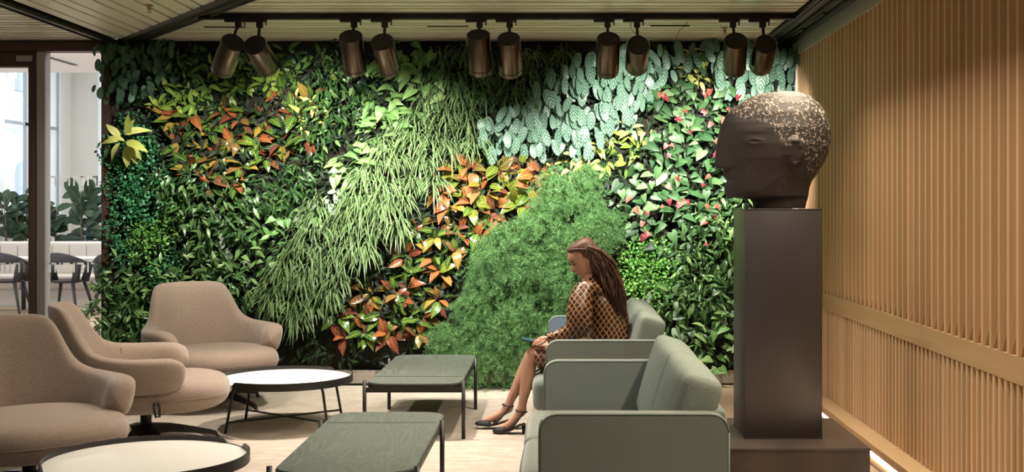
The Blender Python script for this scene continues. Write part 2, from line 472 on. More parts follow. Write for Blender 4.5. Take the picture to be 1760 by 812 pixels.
box('pane', (-8.43, 22.03, 1.2), (-6.0, 22.04, 4.6), m_glass, w3)
# building across the court
t = NT('pale_brick'); br = t.node('ShaderNodeTexBrick'); br.inputs['Scale'].default_value = 4.5; br.inputs['Color1'].default_value = (.62, .58, .52, 1); br.inputs['Color2'].default_value = (.52, .48, .43, 1)
br.inputs['Mortar'].default_value = (.72, .7, .66, 1); t.l.new(t.coord('Object', (1, 1, 1), (0, PI / 2, 0) if False else (PI / 2, 0, PI / 2)), br.inputs[0]); t.base(br.outputs[0]); t.p(Roughness=.9); m_brick = t.m
bl = thing('brick_building', 'pale brick building with arched openings seen through the far windows', 'building', (-16, 38, 0))
def bb(name, lo, hi, m): o = box(name, lo, hi, m, bl); o.location = (16, -38, 0); return o
bb('wall', (-18, 26, -3), (-16, 60, 9), m_brick)
for i in range(9):
    y = 31.0 + i * 2.0
    for z0, hh in ((.2, 2.2), (4.9, 1.4)):
        out = [(y, z0), (y + 1.1, z0)] + [(y + .55 + .55 * math.cos(PI * k / 10), z0 + hh + .45 * math.sin(PI * k / 10)) for k in range(11)]
        o = ob('arched_opening', prism_me('arched_opening', out, -16.0, -15.96, m_winframe, axis='x'), bl, (16, -38, 0))
        out2 = [(y - .12 + (a[0] - y) * 1.22, z0 + (a[1] - z0) * 1.05) for a in out]
        o = ob('surround', prism_me('surround', out2, -16.0, -15.97, m_whiteframe, axis='x'), bl, (16, -38, 0))
    o = bb('wall_lamp', (-15.9, y - .55, 5.2), (-15.75, y - .35, 5.8), m_whiteframe)
bb('balcony', (-16, 26, 3.75), (-15.4, 60, 3.95), m_whiteframe); bb('handrail', (-15.5, 26, 4.5), (-15.4, 60, 4.6), m_whiteframe)
bme = box_me('baluster', (-15.48, 0, 3.95), (-15.42, .07, 4.5), m_whiteframe)
for i in range(60): o = ob('baluster', bme, bl, (16, -38 + 31 + i * .26, 0))
box('ground', (-40, 24.3, -.3), (0, 60, -.15), m_whiteframe, kind='structure')
# ---------------------------------------------------------------- cafe furniture
m_ban = M('cream_leather', (.66, .61, .54), .55, bump=(60, .1)); m_cafechair = M('grey_plastic', (.028, .028, .034), .6)
bq = thing('banquette', 'long cream upholstered banquette beyond the glass partition', 'banquette', (-7.5, 18.2, 0))
for i in range(5):
    x0 = -8.99 + (0 if i == 0 else .15) + (i - (0 if i == 0 else 0)) * 1.045 - (.0 if i == 0 else .15)
    p = box('back_panel', (x0 + 7.5, -.12, .42), (x0 + 1.035 + 7.5, .12, .955), m_ban, bq, .04, seg=4)
    for k in (1, 2, 3): tube('channel_stitch', [(x0 + 7.5 + k * .26, -.121, .50), (x0 + 7.5 + k * .26, -.124, .90)], .004, m_seam, bq, 5)
    box('seat_pad', (x0 + 7.5, -.62, .26), (x0 + 1.035 + 7.5, -.1, .47), m_ban, bq, .05, seg=4)
box('kick_base', (-1.45, -.55, 0), (3.6, .1, .27), m_ban, bq, .02)
tb = thing('cafe_table', 'long white table in front of the cream banquette', 'table', (-7.6, 17.15, 0))
box('table_top', (-1.35, -.32, .735), (2.6, .32, .76), m_white_top, tb, .005)
for x in (-1.2, -.1, 1.8): tube('leg', [(x, 0, 0), (x, 0, .735)], .03, m_cafechair, tb, 12)
def cafe_chair():
    r = thing('cafe_chair', 'x', 'chair')
    # seat shell
    sec = []
    for k, (s, z) in enumerate([(.0001, .432), (.6, .435), (.9, .45), (1.0, .475), (.93, .475), (.55, .455), (.0001, .45)]):
        sec.append([Vector((.25 * s * math.cos(a), .24 * s * math.sin(a), z)) for a in [2 * PI * j / 24 for j in range(24)]])
    ob('seat', mesh('seat', *loft(sec, caps=False), m_cafechair), r)
    # curved arm and back rail with lower hoop
    secs = []
    for j in range(25):
        a = math.radians(-30 + 240 * j / 24)
        h = .70 + .08 * max(0, math.sin(a)); hw = .026 + .055 * max(0, math.sin(a)) ** 2; rr = .30
        c = Vector((rr * math.cos(a), rr * .92 * math.sin(a), h))
        o = Vector((math.cos(a), math.sin(a), 0))
        secs.append([c + o * (.016 * math.cos(q)) + Vector((0, 0, hw * math.sin(q))) for q in [2 * PI * m / 8 for m in range(8)]])
    ob('arm_rail', mesh('arm_rail', *loft(secs), m_cafechair), r)
    for a in (-20, 35, 145, 200):
        q = math.radians(a); h = .70 + .08 * max(0, math.sin(q))
        tube('strut', [(.235 * math.cos(q), .23 * math.sin(q), .46), (.30 * math.cos(q), .276 * math.sin(q), h)], [.055, .05], m_cafechair, r, 8)
    for sx in (-1, 1):
        for sy in (-1, 1):
            tube('leg', [(sx * .17, sy * .16, .45), (sx * .27, sy * .25, 0)], [.026, .014], m_cafechair, r, 8)
    return r
c0 = cafe_chair()
for i, (px, d, rz, lb) in enumerate([(10, 16.5, PI + .1, 'dark grey cafe chair seen through the door glass at the far left'), (115, 16.5, PI - .1, 'dark grey cafe chair behind the fixed pane beside the door'), (202, 16.5, PI, 'dark grey cafe chair half hidden behind the edge of the plant wall')]):
    o = c0 if i == 0 else copy_tree(c0)
    o.location = ((px - 961) * d / F, d, 0); o.rotation_euler = (0, 0, rz); o['label'] = lb; o['group'] = 'chairs in the cafe beyond the glass'
bs = thing('bench_seat', 'dark blue bench seat behind the cream banquette', 'bench', (-8.1, 20.6, 0))
box('backrest', (-.55, -.1, .4), (.45, .1, 1.0), m_sofa_blue, bs, .04, seg=3); box('base', (-.55, -.6, 0), (.45, .1, .4), m_sofa_blue, bs, .03)
# ================================================================ FURNITURE
def sgnpow(v, p): return math.copysign(abs(v) ** p, v)
def make_armchair(label, loc, rz):
    r = thing('lounge_chair', label, 'armchair', loc, rz, 'swivel lounge chairs')
    top = [(0, .91), (.18, .906), (.235, .89), (.275, .84), (.31, .765), (.35, .69), (.41, .635), (.50, .61), (.64, .60), (.82, .60), (1, .595)]
    def pt(s):
        th = s * math.radians(126)
        c = Vector((.41 * math.sin(th), .39 * math.cos(th), 0))
        n = Vector((math.sin(th), math.cos(th), 0)).normalized()
        return c, n
    secs = []; N = 60
    for i in range(N + 1):
        s = -1.0 + 2.0 * i / N
        a = abs(s); endf = 1.0
        if a > .86: endf = math.sqrt(max(0.0015, 1 - ((a - .86) / .14) ** 2))
        c, n = pt(s)
        zt = interp(top, a); zb = .33 + .05 * min(1, a / .5)
        zm, h = (zt + zb) / 2, (zt - zb) / 2
        th = lerp(.045, .078, min(1, max(0, (a - .3) / .4)))
        sec = []
        for k in range(16):
            q = 2 * PI * k / 16
            z = zm + h * endf * sgnpow(math.sin(q), .55)
            lean = (z - .38) * lerp(.30, .22, min(1, a / .5))
            sec.append(c + n * (th * endf * sgnpow(math.cos(q), .75) + lean) + Vector((0, 0, z)))
        secs.append(sec)
    me = mesh('backrest', *loft(secs), m_chair)
    o = ob('backrest', me, r); sb = o.modifiers.new('s', 'SUBSURF'); sb.levels = sb.render_levels = 1
    for s in (-.5, .5):       # seams where back meets arm
        c, n = pt(s); pts = []
        zt = interp(top, .5)
        for k in range(9):
            z = lerp(.40, zt - .03, k / 8)
            pts.append(c - n * (.0565 - (z - .38) * .22 - (.012 if k in (0,) else 0)) + Vector((0, 0, z)))
        tube('seam', pts, .0025, m_seam, r, 5)
    # seat: thick rounded pad
    secs = []
    for z, f in [(.235, .02), (.238, .55), (.25, .80), (.28, .94), (.33, 1.0), (.38, .995), (.42, .95), (.445, .85), (.456, .6), (.46, .02)]:
        secs.append([Vector((.435 * f * sgnpow(math.cos(q), .82), -.07 + .44 * f * sgnpow(math.sin(q), .78), z - .02 * (1 - f) * (1 if z > .4 else 0))) for q in [2 * PI * k / 40 for k in range(40)]])
    o = ob('seat', mesh('seat', *loft(secs), m_chair), r); sb = o.modifiers.new('s', 'SUBSURF'); sb.levels = sb.render_levels = 1
    pts = [(.437 * sgnpow(math.cos(q), .82), -.07 + .443 * sgnpow(math.sin(q), .78), .345) for q in [PI + PI * k / 30 for k in range(31)]]
    tube('seam', pts, .0022, m_seam, r, 5)
    # swivel base
    b = ob('base', lathe_me('hub', [(.05, .06), (.05, .12), (.034, .14), (.034, .2), (.09, .225), (.09, .24)], m_blackmetal, 20), r)
    for k in range(4):
        a = math.radians(20 + 90 * k); u = Vector((math.cos(a), math.sin(a), 0)); w = Vector((-u.y, u.x, 0))
        secs = []
        for t_, zc, hw, hh in ((.02, .115, .030, .032), (.15, .105, .027, .027), (.30, .075, .022, .020), (.41, .05, .017, .014), (.445, .038, .016, .013), (.46, .012, .014, .011)):
            c = u * t_ + Vector((0, 0, zc))
            secs.append([c + w * hw * sx + Vector((0, 0, hh * sz)) for sx, sz in ((-1, -1), (1, -1), (.7, 1), (-.7, 1))])
        lg = ob('leg', mesh('leg', *loft(secs), m_blackmetal, sm=False), r)
        ob('glide', lathe_me('glide', [(.016, 0), (.018, .006), (.012, .014)], m_black, 10), lg, u * .458)
    # strap handle on the side
    pts = [(-.437, -.09, .33), (-.452, -.10, .315), (-.456, -.10, .26), (-.452, -.08, .255), (-.452, -.07, .31), (-.437, -.07, .33)]
    tube('pull_strap', pts, .008, m_black, r, 8)
    return r
make_armchair('taupe wool lounge chair at the back, in front of the plant wall', (-2.60, 8.95, 0), math.radians(38))
make_armchair('taupe wool lounge chair in the middle, seen from its side', (-2.57, 7.42, 0), math.radians(106))
make_armchair('taupe wool lounge chair nearest the camera, cut by the left edge', (-2.71, 6.10, 0), math.radians(44))

def make_round(label, loc, rz, R=.45):
    r = thing('round_coffee_table', label, 'coffee table', loc, rz, 'round coffee tables')
    ob('table_top', lathe_me('table_top', [(.0, .316), (R - .008, .316), (R - .008, .330), (0, .330)], m_white_top, 72, cap=False), r)
    # tray rim with two lowered handle sections
    vs, fs = [], []; n = 180
    for i in range(n):
        a = 2 * PI * i / n
        d = min(abs((a - PI * 1.25 + PI) % (2 * PI) - PI), abs((a - PI * .25 + PI) % (2 * PI) - PI))
        zt = .332 if d < .16 else (.354 if d > .20 else lerp(.332, .354, (d - .16) / .04))
        for rr, z in ((R - .008, .304), (R, .304), (R, zt), (R - .008, zt)): vs.append((rr * math.cos(a), rr * math.sin(a), z))
    for i in range(n):
        j = (i + 1) % n
        for k in range(4): fs.append((i * 4 + k, j * 4 + k, j * 4 + (k + 1) % 4, i * 4 + (k + 1) % 4))
    me = mesh('rim', vs, fs, m_black); me.set_sharp_from_angle(angle=math.radians(40)); ob('rim', me, r)
    ends = []
    for k in range(4):
        a = math.radians(45 + 90 * k + (8 if k % 2 else -8)); u = Vector((math.cos(a), math.sin(a), 0))
        tube('leg', [u * .26 + Vector((0, 0, .302)), u * .335 + Vector((0, 0, .302)), u * .36 + Vector((0, 0, .292)), u * .372 + Vector((0, 0, .27)), u * .425 + Vector((0, 0, .0))], .009, m_black, r, 10)
        ends.append(u * .415 + Vector((0, 0, .07)))
    tube('cross_bar', [ends[0], ends[2]], .007, m_black, r); tube('cross_bar', [ends[1] , ends[3]], .007, m_black, r)
    return r
make_round('round white coffee table with black tray rim, in front of the back lounge chair', (-1.857, 8.10, 0), math.radians(0))
make_round('round white coffee table with black tray rim, at the bottom left', (-1.90, 5.50, 0), math.radians(0), .46)

def make_rect(label, x, y, groove):
    r = thing('rectangular_coffee_table', label, 'coffee table', (x, y, 0), 0, 'rectangular coffee tables')
    w = .305
    tp = ob('table_top', prism_me('table_top', rrect(-w, w, -.04, 1.46, .13), .345, .360, m_ash, .003), r)
    ob('edge_band', prism_me('edge_band', rrect(-w - .004, w + .004, -.044, 1.464, .13), .318, .352, m_black, .002), r)
    g = 1.13 if groove == 'far' else .29
    box('inlaid_strip', (-w + .02, g - .004, .3595), (w - .02, g + .004, .3612), m_black, r)
    for sx in (-1, 1):
        for yy in (0, 1.105):
            tube('leg', [(sx * (w + .013), yy, 0), (sx * (w + .013), yy, .378)], .0125, m_black, r, 14)
    for yy in (0, 1.105): box('cross_rail', (-w, yy - .012, .300), (w, yy + .012, .330), m_black, r)
    return r
make_rect('dark stained wooden coffee table nearest the camera', -.93, 5.134, 'far')
make_rect('dark stained wooden coffee table farther off, near the planter', -.933, 7.667, 'near')

def cushion_me(lx, ly, lz, mat, puff=.02, bev=.045):
    bm = bmesh.new(); bmesh.ops.create_cube(bm, size=1)
    for v in bm.verts: v.co = Vector((v.co.x * lx, v.co.y * ly, v.co.z * lz))
    bmesh.ops.bevel(bm, geom=bm.edges[:], offset=bev, segments=4, affect='EDGES', profile=.6)
    bmesh.ops.subdivide_edges(bm, edges=[e for e in bm.edges if e.calc_length() > .1], cuts=7, use_grid_fill=True)
    for v in bm.verts:
        a, b, c = 2 * v.co.x / lx, 2 * v.co.y / ly, 2 * v.co.z / lz
        v.co.x += puff * math.copysign(1, a) * max(0, 1 - b * b) * max(0, 1 - c * c) * min(1, abs(a) * 1.2)
        v.co.z += puff * .6 * math.copysign(1, c) * max(0, 1 - b * b) * max(0, 1 - a * a) * min(1, abs(c) * 1.2)
    return from_bm('cushion', bm, mat)
# back cushion with soft upright creases
t = NT('sofa_wool_creased'); v = t.coord('Object', (1, 1, .35)); n = t.noise(620, v, 2, .6)
t.base(t.ramp(n, [(.36, (.135, .165, .14)), (.64, (.27, .315, .27))])); t.p(Roughness=.95); t.b.inputs['Specular IOR Level'].default_value = .15
cr = t.noise(1.0, t.coord('Object', (1, 16, 1.4)), 2); t.bump(t.math('ADD', t.math('MULTIPLY', cr, 1.6), t.math('MULTIPLY', n, .08)), .7, .02); m_creased = t.m
def make_sofa(label, y0, ncush, far_mat):
    r = thing('sofa', label, 'sofa', (0, y0, 0), 0, 'green-grey two-seat sofas')
    L = 1.73
    out = rrect(-.085, .69, .14, .66, .075, 6)
    # back-bottom corners are squarer
    arm = prism_me('armrest', out, 0, .085, m_sofa, .016, axis='y')
    for k, yy in enumerate((0, L - .085)):
        a = ob('armrest', arm if k == 0 else prism_me('armrest', out, 0, .085, far_mat, .016, axis='y'), r, (0, yy, 0))
        for ye in (.006, .079):
            o2 = rrect(-.081, .686, .144, .656, .072, 6)
            tube('piping', [(x, ye, z) for x, z in o2 + o2[:1]], .0042, m_piping, a, 6)
    box('back_frame', (.60, .085, .14), (.69, L - .085, .66), m_sofa, r, .02, seg=3)
    box('seat_base', (-.12, .085, .15), (.60, L - .085, .24), m_sofa, r, .02, seg=3)
    h = (L - .17) / 2
    for k in range(2):
        me = cushion_me(.78, h - .004, .20, m_sofa, .012, .06)
        o = ob('seat_cushion', me, r, (.225, .085 + h * (k + .5), .30))
    hb = (L - .17) / ncush
    for k in range(ncush):
        me = cushion_me(.165, hb - .006, .42, m_creased, .022, .05)
        ob('back_cushion', me, r, (.545, .085 + hb * (k + .5), .59), (0, math.radians(17), 0))
        # welt line across the shoulder
    for x in (-.02, .62):
        for yy in (.06, L - .06): tube('leg', [(x, yy, 0), (x, yy, .15)], [.012, .017], m_black, r, 10)
    return r
make_sofa('green-grey sofa nearest the camera with two back cushions', 4.81, 2, m_sofa)
make_sofa('green-grey sofa by the plant wall, with the seated woman', 7.42, 1, m_sofa_blue)

# ---------------------------------------------------------------- plinth, pedestal and stone head
pb = thing('plinth', 'wide low dark brown plinth under the tall steel pedestal', 'plinth', (1.16, 6.37, 0))
box('side_skirt', (-.385, -.425, 0), (.39, .425, .277), m_plinth, pb)
box('top_panel', (-.39, -.43, .277), (.394, .43, .29), m_plinth, pb, .0015)
pd = thing('pedestal', 'tall square blackened steel pedestal carrying the stone head', 'pedestal', (1.163, 6.38, .29))
box('shaft', (-.2005, -.20, .004), (.2005, .20, 1.190), m_steel_dark, pd, .0015)
box('foot_plate', (-.203, -.203, 0), (.203, .203, .006), m_steel_dark, pd)
box('cap_plate', (-.2015, -.2015, 1.188), (.2015, .2015, 1.194), m_steel_dark, pd, .001)
# head profile in pixels of its own depth plane -> metres
HD = 6.38
def hx(cx): return (1200 + cx / 3.008 - 961) * HD / F
def hz(cy): return 1.5 - (130 + cy / 3.008 - 354) * HD / F
prof = [(84, 400, 500), (90, 350, 530), (100, 300, 560), (115, 262, 584), (130, 235, 602), (160, 190, 632), (200, 150, 655), (250, 122, 672), (300, 105, 680), (350, 96, 678),
        (400, 90, 668), (430, 87, 656), (455, 85, 645), (470, 85, 636), (478, 92, 630), (484, 126, 625), (500, 130, 618), (520, 131, 606), (534, 140, 592), (545, 150, 585), (555, 141, 580), (575, 136, 573), (600, 136, 568), (618, 140, 566), (628, 152, 564), (634, 190, 563), (640, 270, 561), (655, 283, 556), (687, 286, 550)]
NA = 120; secs = []; hairv = []
CY = hx(390)
levels = []
for (a, l0, r0), (b, l1, r1) in zip(prof, prof[1:]):
    n = max(1, int((b - a) / 5))
    for k in range(n): levels.append((lerp(a, b, k / n), lerp(l0, l1, k / n), lerp(r0, r1, k / n)))
levels.append(prof[-1])
zc = hz(340)
widths = [(84, .04), (95, .085), (115, .12), (150, .155), (200, .185), (280, .205), (360, .205), (430, .195), (500, .175), (560, .160), (625, .145), (640, .125), (687, .12)]
rnd = random.Random(4)
for cy, cl, crr in levels:
    calm = interp([(84, 400), (100, 300), (130, 235), (160, 190), (200, 152), (250, 132), (320, 128), (420, 140), (520, 148), (600, 158), (625, 185), (634, 215), (645, 275), (687, 286)], cy)
    xl, xr, z = hx(max(cl, calm) if cy > 628 else calm), hx(crr), hz(cy); wv = interp(widths, cy); xm = xl + (xr - xl) * .55; sec = []
    dn_ = hx(cl) - xl
    for k in range(NA):
        q = 2 * PI * k / NA; cq, sq = math.cos(q), math.sin(q)
        rx = (xr - xm) if cq > 0 else (xm - xl)
        e = .9 if cq > 0 else .82
        x = xm + rx * sgnpow(cq, e); y = wv * sgnpow(sq, .85)
        if cq < 0: x += dn_ * math.exp(-(y / .07) ** 2)
        cpx = (( x / HD * F + 961) - 1200) * 3.008
        # surface relief on both flanks
        s = 0
        if abs(sq) > .25:
            # ear: flat raised pad with a rim
            ex, ey = (cpx - 462) / 38, (cy - 405) / 66
            de = math.sqrt(ex * ex + ey * ey)
            if de < 1.25: s += .015 * (1 if de < .8 else (1.5 if de < 1.0 else max(0, (1.25 - de) / .25)))
            # eye: lid bulge with socket
            ox, oy = (cpx - 262) / 27, (cy - 350) / 11
            do = math.sqrt(ox * ox + oy * oy)
            if do < 1.6: s += .007 * (1 - do) if do < 1 else -.005 * (1.6 - do) / .6
            bx, by = (cpx - 255) / 60, (cy - 300) / 16
            s += .004 * math.exp(-bx * bx - by * by) - .004 * math.exp(-((cpx - 262) / 50) ** 2 - ((cy - 350) / 34) ** 2)
            # jaw line and cheek
            j = (cy - lerp(600, 470, (cpx - 280) / 200))
            s -= .003 * math.exp(-(j / 14) ** 2) * max(0, 1 - abs(cpx - 380) / 110)
        y += math.copysign(s, sq)
        sec.append(Vector((x, y + HD, z)))
    secs.append(sec)
vs, fs = loft(secs)
me = mesh('stone_head', vs, fs)
att = me.attributes.new('pecked', 'FLOAT', 'POINT')
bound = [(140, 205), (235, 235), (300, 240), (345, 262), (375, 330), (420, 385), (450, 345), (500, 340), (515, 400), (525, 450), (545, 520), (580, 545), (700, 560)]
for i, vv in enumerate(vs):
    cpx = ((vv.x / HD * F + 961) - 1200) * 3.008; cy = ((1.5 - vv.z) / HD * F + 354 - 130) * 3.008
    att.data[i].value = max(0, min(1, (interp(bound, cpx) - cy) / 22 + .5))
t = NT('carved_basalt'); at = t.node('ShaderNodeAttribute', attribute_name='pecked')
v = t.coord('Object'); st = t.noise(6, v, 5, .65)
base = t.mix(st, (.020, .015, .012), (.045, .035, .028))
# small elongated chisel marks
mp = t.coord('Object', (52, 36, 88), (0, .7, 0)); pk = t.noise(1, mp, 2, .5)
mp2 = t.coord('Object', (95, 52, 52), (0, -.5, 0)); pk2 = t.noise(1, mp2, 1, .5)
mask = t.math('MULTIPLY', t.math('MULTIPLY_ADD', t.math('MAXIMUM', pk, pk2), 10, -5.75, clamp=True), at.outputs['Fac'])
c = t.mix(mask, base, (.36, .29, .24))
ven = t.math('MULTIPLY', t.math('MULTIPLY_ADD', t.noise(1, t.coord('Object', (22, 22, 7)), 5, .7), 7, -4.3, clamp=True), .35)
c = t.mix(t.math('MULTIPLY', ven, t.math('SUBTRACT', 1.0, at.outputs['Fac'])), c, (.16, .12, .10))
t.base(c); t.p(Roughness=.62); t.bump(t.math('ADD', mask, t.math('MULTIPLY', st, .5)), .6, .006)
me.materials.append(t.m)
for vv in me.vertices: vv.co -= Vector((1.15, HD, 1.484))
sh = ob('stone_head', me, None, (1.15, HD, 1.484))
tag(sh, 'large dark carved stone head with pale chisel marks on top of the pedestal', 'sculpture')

# ---------------------------------------------------------------- track with ten spotlights
TY, TZ = 8.54, 2.85
tk = thing('lighting_track', 'long black lighting track under the ceiling in front of the plants', 'track', (0, TY, 2.866))
xa, xb = (347 - 961) * TY / F, 1.69
box('rail', (xa, -.017, -.03), (xb, .017, .016), m_black, tk, .002); box('end_cap', (xa - .02, -.02, -.033), (xa, .02, .016), m_black, tk)
box('track_joint', ((950 - 961) * TY / F, -.019, -.032), ((960 - 961) * TY / F, .019, .0), m_blackmetal, tk)
lamps = [((400.7, 72.8), (382, 120)), ((437.8, 77.3), (460.7, 116)), ((602.8, 62), (610, 122)), ((656.6, 72), (669.3, 120)), ((822, 59), (825.8, 124)), ((874.5, 66.5), (877.5, 124)),
         ((1045.6, 66.5), (1043.7, 124)), ((1097, 77.6), (1094, 114.5)), ((1264.5, 70), (1262, 120)), ((1316.5, 76), (1307, 114))]
ords = ['far left, pointing left', 'second from the left, pointing right', 'third from the left', 'fourth from the left', 'fifth from the left', 'sixth from the left', 'seventh from the left', 'eighth from the left, strongly tilted', 'ninth from the left', 'far right of the track']
cyl = lathe_me('housing', [(.080, 0), (.083, .004), (.083, .30), (.080, .302), (.076, .30), (.076, .20), (.02, .19)], m_bronze_lamp, 40, cap=False)
capm = lathe_me('back_cap', [(.0, -.002), (.078, -.002), (.079, .003), (.0, .003)], m_lampcap, 32, cap=False)
lensm = lathe_me('lens', [(0, .196), (.072, .196)], m_lampglow, 24, cap=False)
ringm = lathe_me('front_ring', [(.0835, .262), (.0845, .264), (.0845, .268), (.0835, .27)], m_lampcap, 40, cap=False)
LL = .30
for (c0_, c1_), lb, i in zip(lamps, ords, range(10)):
    A = P(*c0_, 8.40); u = P(*c1_, 1.0) - Vector((0, 0, 1.5)); u = Vector((u.x, 1, u.z))
    o0 = A - Vector((0, 0, 1.5)); uu = u
    a_, b_, c_ = uu.dot(uu), -2 * uu.dot(o0), o0.dot(o0) - LL * LL
    disc = b_ * b_ - 4 * a_ * c_
    d = (-b_ + math.sqrt(max(0, disc))) / (2 * a_) if disc > 0 else 8.6
    B = Vector((0, 0, 1.5)) + uu * d
    ax = (B - A).normalized()
    L = thing('track_spotlight', 'black and bronze cylinder spotlight on the ceiling track, ' + lb, 'spotlight', (A.x, TY, TZ), 0, 'spotlights on the ceiling track')
    base = Vector((A.x, TY, TZ))
    q = Vector((0, 0, 1)).rotation_difference(ax)
    h = ob('housing', cyl, L, A - base); h.rotation_mode = 'QUATERNION'; h.rotation_quaternion = q
    for nm, mm in (('back_cap', capm), ('lens', lensm), ('front_ring', ringm)): ob(nm, mm, h)
    J = A + ax * .07 + Vector((0, 0, .0)) - base
    tube('stem', [(0, 0, -.03), (0, 0, -.07), (J.x * .3, min(0, J.y) * .3, -.09), J], .011, m_black, L, 8)
    box('adaptor', (-.10, -.016, -.034), (.05, .016, -.008), m_black, L, .003); box('joint_block', (-.022, -.02, -.075), (.022, .02, -.03), m_black, L, .004)
    tube('locking_tab', [(.045, 0, -.03), (.045, 0, -.058)], .005, m_black, L, 6)
    sp = bpy.data.lights.new('spot', 'SPOT'); sp.energy = TRACK_POWER; sp.spot_size = math.radians(80); sp.spot_blend = 1; sp.shadow_soft_size = .02
    sp.color = (1, .965, .86)
    so = bpy.data.objects.new('spot', sp); link(so, L)
    so.location = A + ax * .285 - base
    so.rotation_mode = 'QUATERNION'; so.rotation_quaternion = Vector((0, 0, -1)).rotation_difference(ax)
m_copper = M('sprinkler_brass', (.45, .28, .2), .35, .7)
for px, py, lb in ((256, 8, 'small brass sprinkler head in the ceiling at the upper left'), (1245, 47, 'small brass sprinkler head in the ceiling behind the ninth spotlight')):
    d = F * 1.38 / (354 - py); s = thing('sprinkler_head', lb, 'sprinkler', ((px - 961) * d / F, d, 2.88))
    ob('body', lathe_me('body', [(.028, 0), (.028, -.008), (.012, -.012), (.010, -.035), (.005, -.04)], m_copper, 16), s)
    ob('deflector', lathe_me('deflector', [(.018, -.05), (.018, -.053)], m_copper, 16), s); tube('frame_arm', [(.010, 0, -.02), (.014, 0, -.04), (.004, 0, -.052)], .002, m_copper, s, 6)
for px0, px1, py, lb in ((352, 422, 46, 'thin black slot in the ceiling at the left end of the track'), (735, 805, 45, 'thin black slot in the ceiling left of the fifth spotlight'), (1118, 1185, 44, 'thin black slot in the ceiling right of the eighth spotlight')):
    d = F * 1.38 / (354 - py); a, b = (px0 - 961) * d / F, (px1 - 961) * d / F
    s = thing('ceiling_slot', lb, 'vent', (a, d, 2.88)); box('slot', (0, -.014, -.005), (b - a, .014, .001), m_black, s)
    box('slot_lip', (-.004, -.018, -.002), (b - a + .004, -.014, .001), m_black, s)
for pts, lb in (([(1086, 36), (1083, 44), (1088, 54), (1096, 60)], 'loose thin black wire beside the eighth spotlight'), ([(1162, 66), (1168, 52), (1178, 44), (1182, 38)], 'loose thin black wire under the ceiling right of the eighth spotlight')):
    o = tube('loose_wire', [P(a, b, 8.7) for a, b in pts], .0022, m_black, None, 6); tag(o, lb, 'cable')
# ================================================================ LIVING WALL
R = random.Random(11)
def V3(x, y, z): return Vector((x, y, z))
def leaf_tone(t):
    """0..1 value that differs from leaf to leaf"""
    oi = t.node('ShaderNodeObjectInfo'); g = t.node('ShaderNodeNewGeometry')
    return t.math('FRACT', t.math('ADD', oi.outputs['Random'], g.outputs['Random Per Island'])), oi
def leaf_mat(name, stops, pattern=None, rough=.38, transl=.22, tip=None):
    t = NT(name); rnd, oi = leaf_tone(t)
    c = t.ramp(rnd, stops)
    uvn = t.node('ShaderNodeUVMap'); uvn.uv_map = 'UVMap'; sx = t.node('ShaderNodeSeparateXYZ'); t.l.new(uvn.outputs[0], sx.inputs[0]); u, v = sx.outputs[0], sx.outputs[1]
    au = t.math('ABSOLUTE', t.math('SUBTRACT', u, .5))        # 0 at midrib .. .5 at margin
    if pattern: c = pattern(t, c, u, v, au, rnd)
    t.base(c); t.p(Roughness=rough); t.b.inputs['Specular IOR Level'].default_value = .32
    tr = t.node('ShaderNodeBsdfTranslucent'); t.set(tr.inputs[0], c)
    mx = t.node('ShaderNodeMixShader'); mx.inputs[0].default_value = transl; t.l.new(t.b.outputs[0], mx.inputs[1]); t.l.new(tr.outputs[0], mx.inputs[2]); t.l.new(mx.outputs[0], t.out.inputs[0])
    return t.m
def pat_zebra(dark, pale, n=6.5, slope=3.4, w=.52):
    def f(t, c, u, v, au, rnd):
        a = t.math('SUBTRACT', t.math('MULTIPLY', v, n), t.math('MULTIPLY', au, slope))
        s = t.math('ABSOLUTE', t.math('SUBTRACT', t.math('FRACT', a), .5))       # 0..0.5
        m = t.math('MULTIPLY_ADD', s, 9, -9 * w * .5 , clamp=True)
        edge = t.math('MULTIPLY_ADD', au, 24, -10.6, clamp=True)
        rib = t.math('SUBTRACT', 1.0, t.math('MULTIPLY', au, 30), clamp=True)
        m = t.math('MAXIMUM', m, rib)
        m = t.math('MULTIPLY', m, t.math('SUBTRACT', 1.0, edge, clamp=True))
        return t.mix(m, t.mix(.65, c, dark), t.mix(.8, c, pale))
    return f
def pat_veins(vein, n=8, slope=5, w=10, amount=.85, rim=None):
    def f(t, c, u, v, au, rnd):
        a = t.math('SUBTRACT', t.math('MULTIPLY', v, n), t.math('MULTIPLY', au, slope))
        s = t.math('ABSOLUTE', t.math('SUBTRACT', t.math('FRACT', a), .5))
        side = t.math('SUBTRACT', 1.0, t.math('MULTIPLY', s, w), clamp=True)
        rib = t.math('SUBTRACT', 1.0, t.math('MULTIPLY', au, 22), clamp=True)
        m = t.math('MAXIMUM', side, rib)
        if rim: m = t.math('MAXIMUM', m, t.math('MULTIPLY_ADD', au, 20, -8.8, clamp=True))
        return t.mix(t.math('MULTIPLY', m, amount), c, vein if not callable(vein) else vein(t, rnd))
    return f
def pat_rib(col, k=16, amount=.7):
    def f(t, c, u, v, au, rnd):
        return t.mix(t.math('MULTIPLY', t.math('SUBTRACT', 1.0, t.math('MULTIPLY', au, k), clamp=True), amount), c, col)
    return f
def pat_edge(col, k=12, start=.27, amount=.9):
    def f(t, c, u, v, au, rnd):
        return t.mix(t.math('MULTIPLY', t.math('MULTIPLY', t.math('SUBTRACT', au, start), k, clamp=True), amount), c, col)
    return f
def pat_spots(col, scale=34, th=.55, amount=.8):
    def f(t, c, u, v, au, rnd):
        m = t.math('MULTIPLY_ADD', t.noise(scale, t.coord('Object'), 2), 12, -12 * th, clamp=True)
        return t.mix(t.math('MULTIPLY', m, amount), c, col)
    return f
G = dict
